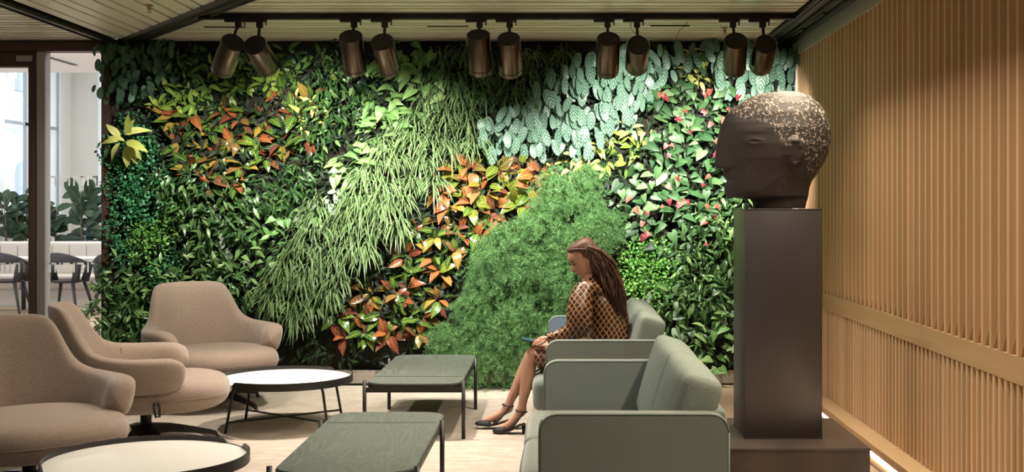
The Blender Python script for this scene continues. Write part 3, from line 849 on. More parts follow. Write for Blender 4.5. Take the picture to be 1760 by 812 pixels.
mat_zeb = leaf_mat('zebra_leaf', [(0, (.10, .22, .15)), (1, (.18, .31, .21))], pat_zebra((.008, .040, .026), (.25, .40, .30), 5, 3.2, .40))
mat_zebd = leaf_mat('zebra_leaf_dark', [(0, (.05, .13, .08)), (1, (.11, .22, .12))], pat_zebra((.012, .045, .03), (.16, .30, .22), 4.5, 3, .42))
mat_fit = leaf_mat('silver_leaf', [(0, (.30, .42, .28)), (1, (.46, .55, .40))], pat_zebra((.03, .09, .045), (.55, .66, .52), 6, 3))
warmvein = lambda t, rnd: t.ramp(rnd, [(0, (.42, .42, .05)), (.5, (.52, .46, .06)), (.6, (.50, .14, .06)), (.75, (.60, .36, .08)), (.88, (.40, .08, .06)), (1, (.5, .42, .08))])
mat_cro = leaf_mat('croton_leaf', [(0, (.010, .045, .013)), (.45, (.03, .11, .022)), (.52, (.09, .14, .02)), (.62, (.11, .028, .02)), (.76, (.26, .065, .022)), (.86, (.055, .022, .022)), (1, (.26, .17, .03))], pat_veins(warmvein, 7, 4, 10, .85), .22)
mat_cror = leaf_mat('croton_leaf_red', [(0, (.03, .09, .015)), (.36, (.13, .14, .02)), (.48, (.20, .05, .02)), (.7, (.28, .10, .045)), (.82, (.13, .025, .02)), (1, (.05, .06, .015))], pat_veins(warmvein, 7, 4, 8, .7, True), .26)
mat_synd = leaf_mat('arrowhead_leaf', [(0, (.08, .21, .05)), (.5, (.16, .31, .09)), (1, (.26, .40, .15))], pat_rib((.45, .58, .30)), .4)
mat_syng = leaf_mat('aralia_leaf', [(0, (.05, .15, .04)), (.5, (.10, .24, .06)), (1, (.17, .32, .09))], pat_rib((.30, .42, .16)), .36)
mat_drac = leaf_mat('gold_spotted_leaf', [(0, (.10, .22, .03)), (.5, (.20, .34, .05)), (1, (.32, .44, .08))], pat_spots((.48, .52, .14)), .36)
mat_yel = leaf_mat('yellow_leaf', [(0, (.34, .38, .08)), (.5, (.50, .52, .15)), (1, (.62, .62, .24))], pat_rib((.28, .38, .06), 12, .6), .4)
mat_ant = leaf_mat('heart_leaf', [(0, (.016, .052, .02)), (.5, (.042, .108, .036)), (.8, (.08, .165, .06)), (1, (.19, .30, .14))], pat_veins((.13, .23, .09), 4, 3, 16, .4), .42)
mat_spathe = leaf_mat('red_spathe', [(0, (.13, .010, .025)), (.5, (.20, .035, .03)), (1, (.22, .07, .05))], None, .42, .08)
mat_spadix = M('spadix', (.50, .30, .10), .5)
mat_dark = leaf_mat('dark_lance_leaf', [(0, (.014, .042, .014)), (.6, (.042, .10, .030)), (.9, (.09, .18, .05)), (1, (.22, .34, .13))], pat_rib((.10, .22, .06), 14, .5), .30)
mat_mid = leaf_mat('mid_lance_leaf', [(0, (.035, .10, .03)), (.6, (.10, .20, .055)), (1, (.24, .38, .14))], pat_rib((.22, .38, .12), 14, .5), .30)
mat_pil = leaf_mat('round_small_leaf', [(0, (.02, .12, .04)), (.6, (.05, .22, .09)), (1, (.14, .36, .16))], None, .36)
mat_pilb = leaf_mat('round_small_leaf_bright', [(0, (.05, .18, .03)), (.6, (.12, .32, .05)), (1, (.28, .48, .12))], None, .36)
mat_spider = leaf_mat('striped_blade', [(0, (.03, .11, .025)), (.5, (.07, .18, .045)), (1, (.13, .25, .08))], pat_edge((.40, .47, .26), 8, .26), .38)
mat_spider2 = leaf_mat('green_blade', [(0, (.04, .13, .03)), (.5, (.09, .21, .06)), (1, (.17, .30, .10))], pat_edge((.30, .40, .20), 8, .3), .38)
mat_fern = leaf_mat('feathery_needle', [(0, (.025, .085, .022)), (.5, (.07, .18, .045)), (1, (.18, .33, .12))], None, .45, .25)
mat_ficus = leaf_mat('rubber_leaf', [(0, (.012, .03, .02)), (.6, (.03, .06, .035)), (1, (.08, .12, .07))], pat_rib((.14, .18, .10), 20, .6), .22)
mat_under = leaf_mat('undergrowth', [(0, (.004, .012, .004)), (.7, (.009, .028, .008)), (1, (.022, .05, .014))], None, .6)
m_stem = M('plant_stem', (.12, .15, .05), .6); m_bark = M('woody_stem', (.12, .08, .05), .8)

def leaf_geo(prof, L, Wd, n=6, fold=.12, curl=.25, wav=0.0, stem=0.0):
    """leaf along +Y, face +Z; prof(v)->half-width factor"""
    vs, uv, fs = [], [], []
    for i in range(n + 1):
        v = i / n; w = prof(v) * Wd / 2; z = -curl * L * v * v; y = L * v * (1 - .25 * curl * v)
        for s, u in ((-1, 0), (0, .5), (1, 1)):
            vs.append(V3(s * w, y, z + abs(s) * fold * w + wav * w * math.sin(v * 14 + s))); uv.append((u, v))
    for i in range(n):
        for k in (0, 1): a = i * 3 + k; fs.append((a, a + 1, a + 4, a + 3))
    return vs, fs, uv
p_oval = lambda v: max(.04, math.sin(PI * min(1, v * .97 + .03)) ** .42)
p_lance = lambda v: max(.03, math.sin(PI * v ** .8) ** .9) if v < 1 else .02
p_heart = lambda v: interp([(0, .55), (.12, .98), (.28, 1), (.5, .85), (.75, .45), (1, .02)], v)
p_arrow = lambda v: interp([(0, .8), (.1, 1), (.3, .8), (.6, .5), (1, .02)], v)
def heart_geo(L, Wd, curl=.2, fold=-.1, notch=.18):
    out = [(0, 0)]
    vs = [V3(0, 0, 0)]; uv = [(.5, .05)]; fs = []
    pts = [(0, .0), (.18, -notch * .8), (.38, -notch), (.50, -.02), (.47, .25), (.36, .5), (.20, .75), (.07, .92), (0, 1)]
    mids = [0.0, .02, .08, .18, .32, .5, .72, .9, 1]
    for (x, y), m in zip(pts, mids):
        z = -curl * L * max(0, y) ** 2
        vs += [V3(-x * Wd, y * L, z + fold * x * Wd), V3(0, m * L, -curl * L * m * m), V3(x * Wd, y * L, z + fold * x * Wd)]
        uv += [(.5 - x, .1 + max(0, y) * .9), (.5, m), (.5 + x, .1 + max(0, y) * .9)]
    k = len(pts)
    for i in range(k - 1):
        a = 1 + i * 3; fs += [(a, a + 1, a + 4, a + 3), (a + 1, a + 2, a + 5, a + 4)]
    return vs, fs, uv
def mk(name, geo, mat): return mesh(name, geo[0], geo[1], mat, True, geo[2])
def variants(name, mat, fn, n=3): return [mk(name, fn(k), mat) for k in range(n)]
LV = {
 'zeb': variants('leaf', mat_zeb, lambda k: leaf_geo(p_oval, 1, .42 + .04 * k, 7, .10, .12 + .1 * k)),
 'zebd': variants('leaf', mat_zebd, lambda k: leaf_geo(p_oval, 1, .5 + .06 * k, 7, .10, .15 + .1 * k)),
 'fit': variants('leaf', mat_fit, lambda k: leaf_geo(p_oval, 1, .58 + .06 * k, 6, .10, .15 + .1 * k)),
 'cro': variants('leaf', mat_cro, lambda k: leaf_geo(p_lance, 1, .43 + .05 * k, 7, .28, .15 + .25 * k, .05)),
 'cror': variants('leaf', mat_cror, lambda k: leaf_geo(p_lance, 1, .45 + .06 * k, 7, .28, .15 + .25 * k, .06)),
 'syn': variants('leaf', mat_synd, lambda k: heart_geo(1, .72, .2 + .12 * k, -.1, .14)),
 'ara': variants('leaf', mat_syng, lambda k: leaf_geo(p_lance, 1, .42, 6, .2, .2 + .2 * k)),
 'drac': variants('leaf', mat_drac, lambda k: leaf_geo(p_lance, 1, .34, 7, .22, .15 + .25 * k)),
 'yel': variants('leaf', mat_yel, lambda k: leaf_geo(p_lance, 1, .36, 7, .2, .2 + .25 * k, .05)),
 'ant': variants('leaf', mat_ant, lambda k: heart_geo(1, .86, .1 + .12 * k, -.16)),
 'spa': variants('spathe', mat_spathe, lambda k: heart_geo(1, .92, .05 + .2 * k, .25, .14)),
 'fic': variants('leaf', mat_ficus, lambda k: leaf_geo(lambda v: max(.04, math.sin(PI * v ** 1.1) ** .6), 1, .52, 7, .15, .12 + .15 * k)),
}
spad = lathe_me('spadix', [(.02, 0), (.045, .05), (.045, .3), (.02, .4)], mat_spadix, 6)
def place(me_or_list, parent, pos, d, nrm, scale, name=None):
    me = me_or_list if not isinstance(me_or_list, list) else R.choice(me_or_list)
    d = d.normalized(); x = d.cross(nrm)
    if x.length < 1e-4: x = d.orthogonal()
    x.normalize(); z = x.cross(d).normalized()
    o = bpy.data.objects.new(name or me.name.split('.')[0], me); COL.objects.link(o); o.parent = parent
    m = Matrix(((x.x, d.x, z.x, pos.x), (x.y, d.y, z.y, pos.y), (x.z, d.z, z.z, pos.z), (0, 0, 0, 1)))
    o.matrix_local = m @ Matrix.Scale(scale, 4)
    return o
def g(s=1): return R.gauss(0, s)
def rosette(p, key, n, L, out=.6, droop=.15, r0=.02, depth=.08, up=0, full=1.0, phase=None, nz=.35):
    for k in range(n):
        ph = (2 * PI * k / n + g(.25)) if phase is None else phase + g(.5)
        rad = V3(math.cos(ph), 0, math.sin(ph))
        ring = R.random()
        d = rad * (.5 + .5 * ring) + V3(0, -out * (1.25 - ring), up - droop * ring)
        nr = (V3(0, -.9, nz + .35) + V3(g(.3), g(.2), g(.25)))
        place(LV[key], p, rad * r0 + V3(g(.02), -depth * (1.2 - ring) + g(.01), g(.02)), d, nr, L * R.uniform(.72, 1.15))
def zebra(p, key='zeb', n=6, L=.165):
    for k in range(n - (key == 'zeb')):
        pos = V3(R.uniform(-.09, .09), -R.uniform(.03, .17), R.uniform(-.02, .13))
        d = V3(g(.30), -R.uniform(.1, .55), -1)
        place(LV[key], p, pos, d, V3(g(.35), -1, .25 + g(.15)), L * R.uniform(.62, 1.12))
def hearts(p, n=6, L=.095):
    for k in range(n):
        pos = V3(g(.07), -R.uniform(.06, .19), g(.07))
        ph = R.uniform(0, 2 * PI); d = V3(.7 * math.cos(ph), -.35, -.55 + .6 * math.sin(ph))
        place(LV['ant'], p, pos, d, V3(g(.4), -.85, .7 + g(.3)), L * R.uniform(.6, 1.15))
def spathes(p, n):
    for k in range(n):
        pos = V3(g(.06), -.20 - R.random() * .05, g(.06)); d = V3(g(.6), -.2, -.5 + g(.4))
        s = place(LV['spa'], p, pos, d, V3(g(.4), -1, .5 + g(.3)), .056 * R.uniform(.7, 1.15), 'spathe')
        place(spad, s, V3(0, .08, .02), V3(0, .5, .9), V3(1, 0, 0), 1.0, 'spadix')
def arrows(p, key='syn', n=7, L=.11):
    for k in range(n):
        pos = V3(g(.065), -R.uniform(.05, .2), g(.065)); ph = R.uniform(0, 2 * PI)
        place(LV[key], p, pos, V3(.8 * math.cos(ph), -.5, -.45 + .6 * math.sin(ph)), V3(g(.4), -.8, .85 + g(.3)), L * R.uniform(.65, 1.2))
# joined foliage meshes (leaves too small to pick apart)
class Fol:
    def __init__(s): s.vs, s.fs, s.uv = [], [], []
    def add(s, geo, pos, d, nrm, sc):
        d = d.normalized(); x = d.cross(nrm)
        if x.length < 1e-4: x = d.orthogonal()
        x.normalize(); z = x.cross(d).normalized(); b = len(s.vs)
        for v in geo[0]: s.vs.append(pos + (x * v.x + d * v.y + z * v.z) * sc)
        s.fs += [tuple(i + b for i in f) for f in geo[1]]; s.uv += geo[2]
    def me(s, mat): return mesh('foliage', s.vs, s.fs, mat, True, s.uv)
g_lance = leaf_geo(p_lance, 1, .30, 3, .2, .3); g_oval = leaf_geo(p_oval, 1, .8, 2, .1, .2); g_needle = ([V3(-.06, 0, 0), V3(.06, 0, 0), V3(0, 1, 0)], [(0, 1, 2)], [(0, 0), (1, 0), (.5, 1)])
def dome(r, flat=.6):
    while True:
        v = V3(R.uniform(-1, 1), -R.random(), R.uniform(-1, 1))
        if .25 < v.length < 1: return V3(v.x * r, v.y * r * flat - .02, v.z * r)
def fol_small(mat, geo, n, r, sc, flat=.8, down=.3):
    f = Fol()
    for _ in range(n):
        p = dome(r, flat); d = V3(p.x, 0, p.z).normalized() * R.random() + V3(g(.5), -.3 + g(.3), -down + g(.5))
        f.add(geo, p, d, V3(g(.5), -.75, .95 + g(.4)), sc * R.uniform(.6, 1.25))
    return f.me(mat)
def fol_blades(mat, n, Lr, wd, droop):
    f = Fol()
    for _ in range(n):
        L = R.uniform(*Lr); ph = R.uniform(-.3, PI + .3) if R.random() < .75 else R.uniform(0, 2 * PI)
        d0 = V3(math.cos(ph) * R.uniform(.1, .8), -R.uniform(.35, 1.0), math.sin(ph) * R.uniform(.2, .8)).normalized()
        N = 7; c = V3(g(.03), -.03, g(.03)); side = d0.cross(V3(0, 0, 1)).normalized(); tw = R.uniform(-.6, .6)
        vs, uv, fs = [], [], []; d = d0.copy()
        for i in range(N + 1):
            v = i / N; w = wd * (1 - v ** 3) * R.uniform(.95, 1.05) * (.6 + .4 * min(1, v * 4))
            sd = (side + V3(0, 0, tw * .5)).normalized()
            if i == N: w = wd * .08
            vs += [c - sd * w / 2, c + sd * w / 2]; uv += [(0, v), (1, v)]
            d = (d + V3(0, 0, -droop * (.5 + v))).normalized(); c = c + d * L / N
        b = len(f.vs); f.vs += vs; f.uv += uv; f.fs += [(b + 2 * i, b + 2 * i + 1, b + 2 * i + 3, b + 2 * i + 2) for i in range(N)]
    return f.me(mat)
def fol_fern(n_st, r):
    f = Fol()
    for _ in range(n_st):
        L = R.uniform(.12, .26); ph = R.uniform(0, 2 * PI); sp = R.uniform(.1, 1)
        d = V3(math.cos(ph) * sp, -R.uniform(.3, 1.3), math.sin(ph) * sp + .1).normalized(); c = dome(r * .35, .5); N = 15
        for i in range(N):
            v = i / N; d = (d + V3(g(.06), g(.06), -.07)).normalized(); c = c + d * L / N
            if v < .1: continue
            side = d.cross(V3(0, 1, .3)).normalized(); up = side.cross(d)
            for s in (-1, 1):
                bl = .038 * (1.1 - v); bd = (side * s + d * .7 + up * g(.4)).normalized()
                for j in (.35, .7, 1.0):
                    for q in range(2):
                        nd = (bd * .6 + V3(g(.6), g(.6), g(.6))).normalized()
                        f.add(g_needle, c + bd * bl * j, nd, V3(g(.3), -1, g(.4)), .0165 * R.uniform(.7, 1.3))
    return f.me(mat_fern)
FV = {
 'dark': [fol_small(mat_dark, g_lance, 60, .17, .095, 1.25, .5) for _ in range(4)],
 'mid': [fol_small(mat_mid, g_lance, 62, .17, .09, 1.2, .45) for _ in range(3)],
 'pil': [fol_small(mat_pil, g_oval, 260, .16, .026, .9, .2) for _ in range(3)],
 'pilb': [fol_small(mat_pilb, g_oval, 260, .16, .026, .9, .2) for _ in range(2)],
 'spi': [fol_blades(mat_spider, 60, (.15, .33), .012, .24) for _ in range(5)],
 'spi2': [fol_blades(mat_spider2, 54, (.16, .34), .011, .22) for _ in range(3)],
 'fern': [fol_fern(60, .15) for _ in range(4)],
}
# undergrowth covering the felt between the plants
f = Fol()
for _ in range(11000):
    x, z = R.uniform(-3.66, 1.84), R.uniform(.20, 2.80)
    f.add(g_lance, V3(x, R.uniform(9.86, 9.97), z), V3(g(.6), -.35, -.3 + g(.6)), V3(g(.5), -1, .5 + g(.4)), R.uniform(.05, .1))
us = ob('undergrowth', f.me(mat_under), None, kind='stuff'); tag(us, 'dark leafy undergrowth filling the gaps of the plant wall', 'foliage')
fp = thing('planting_panel', 'dark felt panel carrying the plant wall', 'panel', (0, 10.0, 0))
box('felt', (-3.72, 0, .12), (1.955, .035, 2.87), m_felt, fp); box('edge_trim', (-3.735, -.02, .0), (-3.72, .04, 2.87), m_bronze, fp)
tg = thing('planter_trough', 'long low metal trough along the foot of the plant wall', 'planter', (-.85, 9.99, 0))
for i in range(6):
    x0 = -2.87 + i * .962; box('front_panel', (x0, -.07, .022), (x0 + .959, -.05, .13), m_trough, tg, .002)
box('recessed_kick', (-2.87, -.05, 0), (2.86, -.02, .024), m_black, tg); box('body', (-2.87, -.05, .024), (2.86, .0, .125), m_trough, tg)

def inpoly(x, y, poly):
    c = False; j = len(poly) - 1
    for i in range(len(poly)):
        if (poly[i][1] > y) != (poly[j][1] > y) and x < (poly[j][0] - poly[i][0]) * (y - poly[i][1]) / (poly[j][1] - poly[i][1]) + poly[i][0]: c = not c
        j = i
    return c
PLANTS = []
def patch(name, cat, desc, group, poly, sp, build, dep=.0):
    xs = [p[0] for p in poly]; ys = [p[1] for p in poly]; x0, x1, y0, y1 = min(xs), max(xs), min(ys), max(ys)
    pts = []; yy = y0 + sp * .4; row = 0
    while yy < y1:
        xx = x0 + sp * (.3 if row % 2 else .75)
        while xx < x1:
            qx, qy = xx + R.uniform(-.22, .22) * sp, yy + R.uniform(-.22, .22) * sp
            if inpoly(xx, yy, poly): pts.append((qx, qy))
            xx += sp
        yy += sp * .88; row += 1
    for qx, qy in pts:
        hpos = ['left', 'mid', 'right'][min(2, int(3 * (qx - x0) / (x1 - x0 + 1)))]
        if x1 - x0 > 200: hpos = ['far left', 'left', 'mid', 'right', 'far right'][max(0, min(4, int(5 * (qx - x0) / (x1 - x0 + 1))))]
        vpos = ['upper', 'centre', 'lower'][min(2, int(3 * (qy - y0) / (y1 - y0 + 1)))]
        small = (x1 - x0) < 3.2 * sp and (y1 - y0) < 3.2 * sp
        lb = desc if len(pts) == 1 else f'{desc}, {vpos}' if small else f'{desc}, {vpos} {hpos}'
        p = P(qx, qy, 9.95); p.y = 9.98 - dep * R.uniform(.6, 1.1)
        p.z = min(p.z, 2.76)
        o = thing(name, lb, cat, p, 0, group); PLANTS.append(o)
        build(o)
def folk(key, rot=True, sc=(.85, 1.15)):
    def f(p):
        o = ob('foliage', R.choice(FV[key]), p, kind='stuff')
        s = R.uniform(*sc); o.scale = (s * R.choice((-1, 1)), s, s)
        if rot: o.rotation_euler = (0, R.uniform(-.5, .5), 0)
    return f
def mixf(*fs):
    return lambda p: R.choice(fs)(p)
# ---------------------------------------------------------------- planting plan (polygons on the wall)
cro = lambda n=8, L=.155, key='cro': (lambda p: rosette(p, key, n + 1, L * .95))
patch('aralia_plant', 'plant', 'bushy green plant behind the two leftmost spotlights', 'green plants at the top left', [(300, 75), (440, 75), (450, 150), (380, 170), (300, 130)], 38, mixf(lambda p: rosette(p, 'ara', 8, .12), folk('mid')))
patch('gold_spotted_plant', 'plant', 'pale green spotted plant below the two leftmost spotlights', 'gold spotted plants', [(250, 165), (330, 130), (400, 110), (500, 120), (480, 175), (400, 180), (330, 200), (265, 215)], 34, lambda p: rosette(p, 'drac', 8, .125))
patch('striped_leaf_plant', 'plant', 'dark striped-leaf plant in the top left corner of the wall', 'dark striped plants at the top left', [(182, 78), (305, 72), (312, 120), (255, 175), (205, 190), (178, 150)], 25, lambda p: zebra(p, 'zebd', 7, .10))
patch('mixed_shrub', 'plant', 'brown and green shrub between second and third spotlights', 'shrubs under the ceiling', [(470, 78), (590, 78), (600, 170), (545, 190), (480, 140)], 40, mixf(lambda p: rosette(p, 'cro', 7, .13), lambda p: rosette(p, 'ara', 8, .12), folk('dark')))
patch('croton', 'plant', 'red, green and yellow croton of the big upper left patch', 'crotons of the upper left patch', [(285, 190), (400, 180), (520, 150), (545, 190), (530, 260), (470, 305), (400, 325), (330, 310), (290, 265)], 42, cro(9, .165))
patch('yellow_plant', 'plant', 'bright pale yellow-green plant under the second spotlight', 'pale plants under the second spotlight', [(480, 165), (560, 165), (565, 225), (500, 225)], 36, lambda p: rosette(p, 'yel', 8, .11))
patch('dark_shrub', 'plant', 'dark glossy small-leaved shrub below the third spotlight', 'dark shrubs below the third spotlight', [(535, 150), (640, 130), (650, 180), (590, 230), (560, 310), (500, 320), (520, 250)], 40, folk('dark'))
patch('arrowhead_plant', 'plant', 'light green arrowhead-leaved plant below the fourth spotlight', 'light green arrowhead plants', [(630, 75), (720, 78), (745, 150), (720, 220), (660, 260), (640, 320), (560, 320), (585, 240), (640, 190)], 38, lambda p: arrows(p, 'syn', 8, .115))
patch('pale_vine', 'plant', 'silvery pale-leaved vine left of the middle of the plant wall', 'silvery vine', [(535, 310), (580, 310), (580, 370), (535, 370)], 38, lambda p: arrows(p, 'fit', 7, .1))
patch('dark_shrub', 'plant', 'dark green lance-leaved shrub below the upper left crotons', 'dark shrubs below the upper left crotons', [(300, 290), (400, 320), (500, 300), (560, 320), (545, 360), (430, 380), (380, 400), (330, 450), (310, 360), (270, 300)], 40, folk('dark'), .04)
patch('pilea', 'plant', 'blue-green small round-leaved plant along the left edge of the wall', 'small round-leaved plants on the left', [(193, 205), (235, 215), (290, 280), (310, 360), (330, 440), (280, 480), (195, 440)], 40, mixf(folk('pil'), folk('pil'), folk('pilb')), .03)
patch('silver_leaf_plant', 'plant', 'white-veined small-leaved plant above the back lounge chair', 'white-veined plants', [(380, 375), (440, 375), (450, 470), (400, 500), (360, 440)], 34, mixf(lambda p: zebra(p, 'fit', 6, .085), folk('dark')))
patch('arrowhead_plant', 'plant', 'dull green arrowhead-leaved plant right of the back lounge chair', 'dull arrowhead plants', [(430, 375), (545, 370), (540, 420), (470, 470), (430, 460)], 36, mixf(lambda p: arrows(p, 'ara', 7, .10), lambda p: arrows(p, 'syn', 7, .1)))
patch('lance_leaf_shrub', 'plant', 'mid green lance-leaved shrub at the lower left of the wall', 'shrubs at the lower left', [(193, 440), (290, 470), (370, 440), (430, 500), (420, 560), (470, 620), (193, 625)], 42, mixf(folk('dark'), folk('mid'), folk('mid')), .06)
patch('small_leaf_shrub', 'plant', 'mid green shrub sticking out past the lower left edge', 'shrubs past the lower left edge', [(180, 500), (230, 500), (230, 590), (180, 590)], 34, folk('mid'), .10)
patch('striped_leaf_plant', 'plant', 'zebra-striped plant of the broad band below the seventh spotlight', 'zebra-striped plants', [(945, 130), (1050, 90), (1165, 80), (1160, 135), (1110, 185), (1060, 235), (960, 262), (830, 262), (830, 215), (900, 180)], 30, lambda p: zebra(p, 'zeb', 6, .165), .05)
patch('striped_leaf_plant', 'plant', 'long-leaved zebra-striped plant at the top right corner of the wall', 'zebra-striped plants at the top right', [(1150, 75), (1372, 78), (1376, 160), (1290, 185), (1225, 160), (1225, 110), (1150, 105)], 30, lambda p: zebra(p, 'zeb', 6, .16), .05)
patch('yellow_plant', 'plant', 'yellow-green plant below the zebra-striped leaves, left of the anthuriums', 'yellow-green plants', [(990, 250), (1060, 225), (1120, 190), (1120, 240), (1070, 300), (1000, 300), (940, 290)], 32, mixf(lambda p: rosette(p, 'yel', 8, .12), lambda p: rosette(p, 'drac', 8, .12)), .03)
patch('yellow_plant', 'plant', 'yellow-green plant between eighth and ninth spotlights', 'yellow-green plants at the top', [(1170, 95), (1230, 90), (1235, 155), (1180, 140)], 30, lambda p: rosette(p, 'yel', 8, .11), .03)
def antho(p):
    hearts(p, 7, .098)
    if R.random() < .62: spathes(p, R.choice((1, 2, 2)))
patch('anthurium', 'plant', 'heart-leaved anthurium of the patch left of the stone head', 'anthuriums left of the stone head', [(1120, 150), (1180, 130), (1260, 160), (1262, 330), (1200, 420), (1090, 420), (1060, 340), (1075, 290), (1120, 240)], 33, antho, .02)
patch('lance_leaf_shrub', 'plant', 'mid green lance-leaved shrub left of the pedestal', 'shrubs left of the pedestal', [(1150, 400), (1262, 320), (1262, 530), (1160, 520)], 40, mixf(folk('dark'), folk('mid')), .02)
patch('pilea', 'plant', 'bright small round-leaved plant right of the woman', 'small round-leaved plants right of the woman', [(1065, 420), (1155, 420), (1155, 500), (1070, 500)], 36, folk('pilb'), .06)
patch('silver_leaf_plant', 'plant', 'white-patterned leaf plant behind the far sofa', 'white-patterned plants behind the far sofa', [(1090, 495), (1260, 490), (1262, 570), (1190, 600), (1100, 560)], 32, mixf(lambda p: zebra(p, 'fit', 7, .095), folk('dark')), .02)
patch('trailing_vine', 'plant', 'light green trailing vine low on the wall by the pedestal', 'trailing vines by the pedestal', [(1180, 560), (1262, 530), (1262, 620), (1190, 620)], 34, lambda p: arrows(p, 'syn', 7, .085), .04)
patch('croton', 'plant', 'orange-red croton of the patch in the middle of the wall', 'crotons of the middle patch', [(750, 285), (830, 275), (935, 275), (930, 330), (880, 375), (800, 385), (750, 340)], 38, cro(9, .165, 'cror'), .05)
patch('croton', 'plant', 'yellow-veined croton of the small patch left of the feathery fern', 'crotons left of the fern', [(690, 400), (770, 385), (835, 400), (815, 460), (750, 480), (690, 470)], 38, cro(9, .155), .03)
patch('croton', 'plant', 'green and rust croton low behind the far rectangular table', 'low crotons behind the far table', [(570, 540), (640, 500), (760, 490), (770, 560), (740, 600), (600, 605), (570, 590)], 38, cro(9, .155), .03)
patch('spider_plant', 'plant', 'dark spider plant behind the fifth and sixth spotlights', 'spider plants at the top', [(740, 80), (980, 75), (950, 140), (900, 190), (830, 200), (770, 170), (720, 130)], 42, mixf(folk('spi2', False), folk('spi', False)), .02)
patch('spider_plant', 'plant', 'green and white spider plant of the middle diagonal band', 'spider plants of the diagonal band', [(720, 160), (840, 200), (820, 250), (760, 260), (735, 330), (690, 360), (600, 345), (640, 270)], 38, folk('spi', False), .06)
patch('spider_plant', 'plant', 'green and white spider plant of the lower diagonal band', 'spider plants of the lower diagonal', [(540, 345), (680, 345), (690, 400), (600, 440), (590, 520), (540, 560), (470, 540), (455, 480), (500, 430)], 36, folk('spi', False), .08)
patch('feathery_fern', 'fern', 'feathery green asparagus fern left of the seated woman', 'feathery ferns', [(960, 295), (1030, 290), (1060, 350), (1070, 440), (1010, 420), (990, 560), (1000, 610), (890, 615), (760, 610), (775, 520), (840, 425), (900, 370)], 43, folk('fern', True, (.9, 1.45)), .13)
o = thing('gold_rosette_plant', 'bright yellow-green star-shaped rosette plant at the left edge of the wall', 'plant', P(222, 240, 9.74)); rosette(o, 'yel', 11, .19, .25, .05); PLANTS.append(o)
# rubber plants beyond the glass, standing in tall pots behind the banquette
for (px, d, h, n, lb) in ((16, 18.7, 1.72, 22, 'dark rubber plant at the far left edge beyond the door glass'), (45, 19.0, 1.72, 36, 'dark rubber plant behind the banquette, left of the door post'), (95, 19.4, 1.62, 26, 'dark rubber plant half hidden by the door post'), (146, 18.9, 1.86, 44, 'dark rubber plant behind the banquette, right of the door post'), (172, 19.2, 1.8, 24, 'dark rubber plant beside the edge of the plant wall')):
    r = thing('rubber_plant', lb, 'plant', ((px - 961) * d / F, d, 0), 0, 'rubber plants in the cafe')
    ob('pot', lathe_me('pot', [(.12, 0), (.16, .5), (.165, .52), (.15, .52), (.14, .46), (0, .46)], m_cafechair, 20), r)
    for k in range(3):
        dx, dy = g(.10), g(.08); hh = h - R.random() * .15
        tube('stem', [(0, 0, .45), (dx * .4, dy * .4, .9), (dx, dy, hh)], [.012, .01, .006], m_bark, r, 6)
        for j in range(n // 3):
            v = (j + .5) / (n // 3); z = lerp(.95, hh, v); ph = R.uniform(0, 2 * PI)
            place(LV['fic'], r, V3(dx * v, dy * v, z), V3(math.cos(ph), .4 * math.sin(ph), .35 + g(.4)), V3(g(.3), -1, .5), .27 * R.uniform(.75, 1.2))

# ================================================================ THE SEATED WOMAN
YB = 7.90
def B(px, py, y=YB): return P(px, py, y)
m_skin = NT('skin'); _n = m_skin.noise(12, m_skin.coord('Object'), 3)
m_skin.base(m_skin.mix(_n, (.42, .22, .145), (.50, .28, .19))); m_skin.p(Roughness=.5); m_skin.b.inputs['Subsurface Weight'].default_value = .08; m_skin.b.inputs['Subsurface Radius'].default_value = (.02, .008, .004); m_skin = m_skin.m
t = NT('checked_silk'); v = t.coord('Object'); s = t.node('ShaderNodeSeparateXYZ'); t.l.new(v, s.inputs[0])
def lat(a, sg):
    x = t.math('ADD', t.math('MULTIPLY', s.outputs[0], a), t.math('ADD', t.math('MULTIPLY', s.outputs[2], sg), t.math('MULTIPLY', s.outputs[1], .35 * sg)))
    wv = t.math('ADD', x, t.math('MULTIPLY', t.noise(9, v, 2), .035)); return t.math('ABSOLUTE', t.math('SUBTRACT', t.math('FRACT', t.math('MULTIPLY', wv, 28)), .5))
a1, a2 = lat(1.0, .62), lat(1.0, -.75)
l1 = t.math('MULTIPLY_ADD', a1, 12, -4.4, clamp=True); l2 = t.math('MULTIPLY_ADD', a2, 12, -4.4, clamp=True)
ln = t.math('MAXIMUM', l1, l2)
t.base(t.mix(ln, (.013, .010, .014), (.40, .175, .05))); t.p(Roughness=.34); t.b.inputs['Specular IOR Level'].default_value = .6; t.bump(t.noise(26, v, 2), .35, .012); m_dress = t.m
t = NT('brown_hair'); n = t.noise(1, t.coord('Object', (120, 120, 14)), 3, .6); t.base(t.ramp(n, [(.3, (.022, .009, .005)), (.55, (.085, .032, .015)), (.75, (.19, .08, .038))])); t.p(Roughness=.55); t.bump(n, .5, .004); m_hair = t.m

def skin_me(name, nodes, edges, mat, sub=2, root=0):
    """nodes: list of (Vector, radius or (rx, ry))"""
    me = bpy.data.meshes.new(name); me.from_pydata([tuple(n[0]) for n in nodes], edges, []); o = bpy.data.objects.new(name, me); COL.objects.link(o)
    sk = o.modifiers.new('skin', 'SKIN'); sk.use_smooth_shade = True; sk.branch_smoothing = .6
    lay = me.skin_vertices[0].data
    for i, n in enumerate(nodes):
        r = n[1] if isinstance(n[1], tuple) else (n[1], n[1]); lay[i].radius = r
        lay[i].use_root = (i == root)
    sb = o.modifiers.new('sub', 'SUBSURF'); sb.levels = sb.render_levels = sub
    dg = bpy.context.evaluated_depsgraph_get(); ev = o.evaluated_get(dg); m2 = bpy.data.meshes.new_from_object(ev)
    bpy.data.objects.remove(o); m2.materials.clear(); m2.materials.append(mat); smooth(m2); m2.name = name
    return m2
ORG = V3(.28, YB, 0)
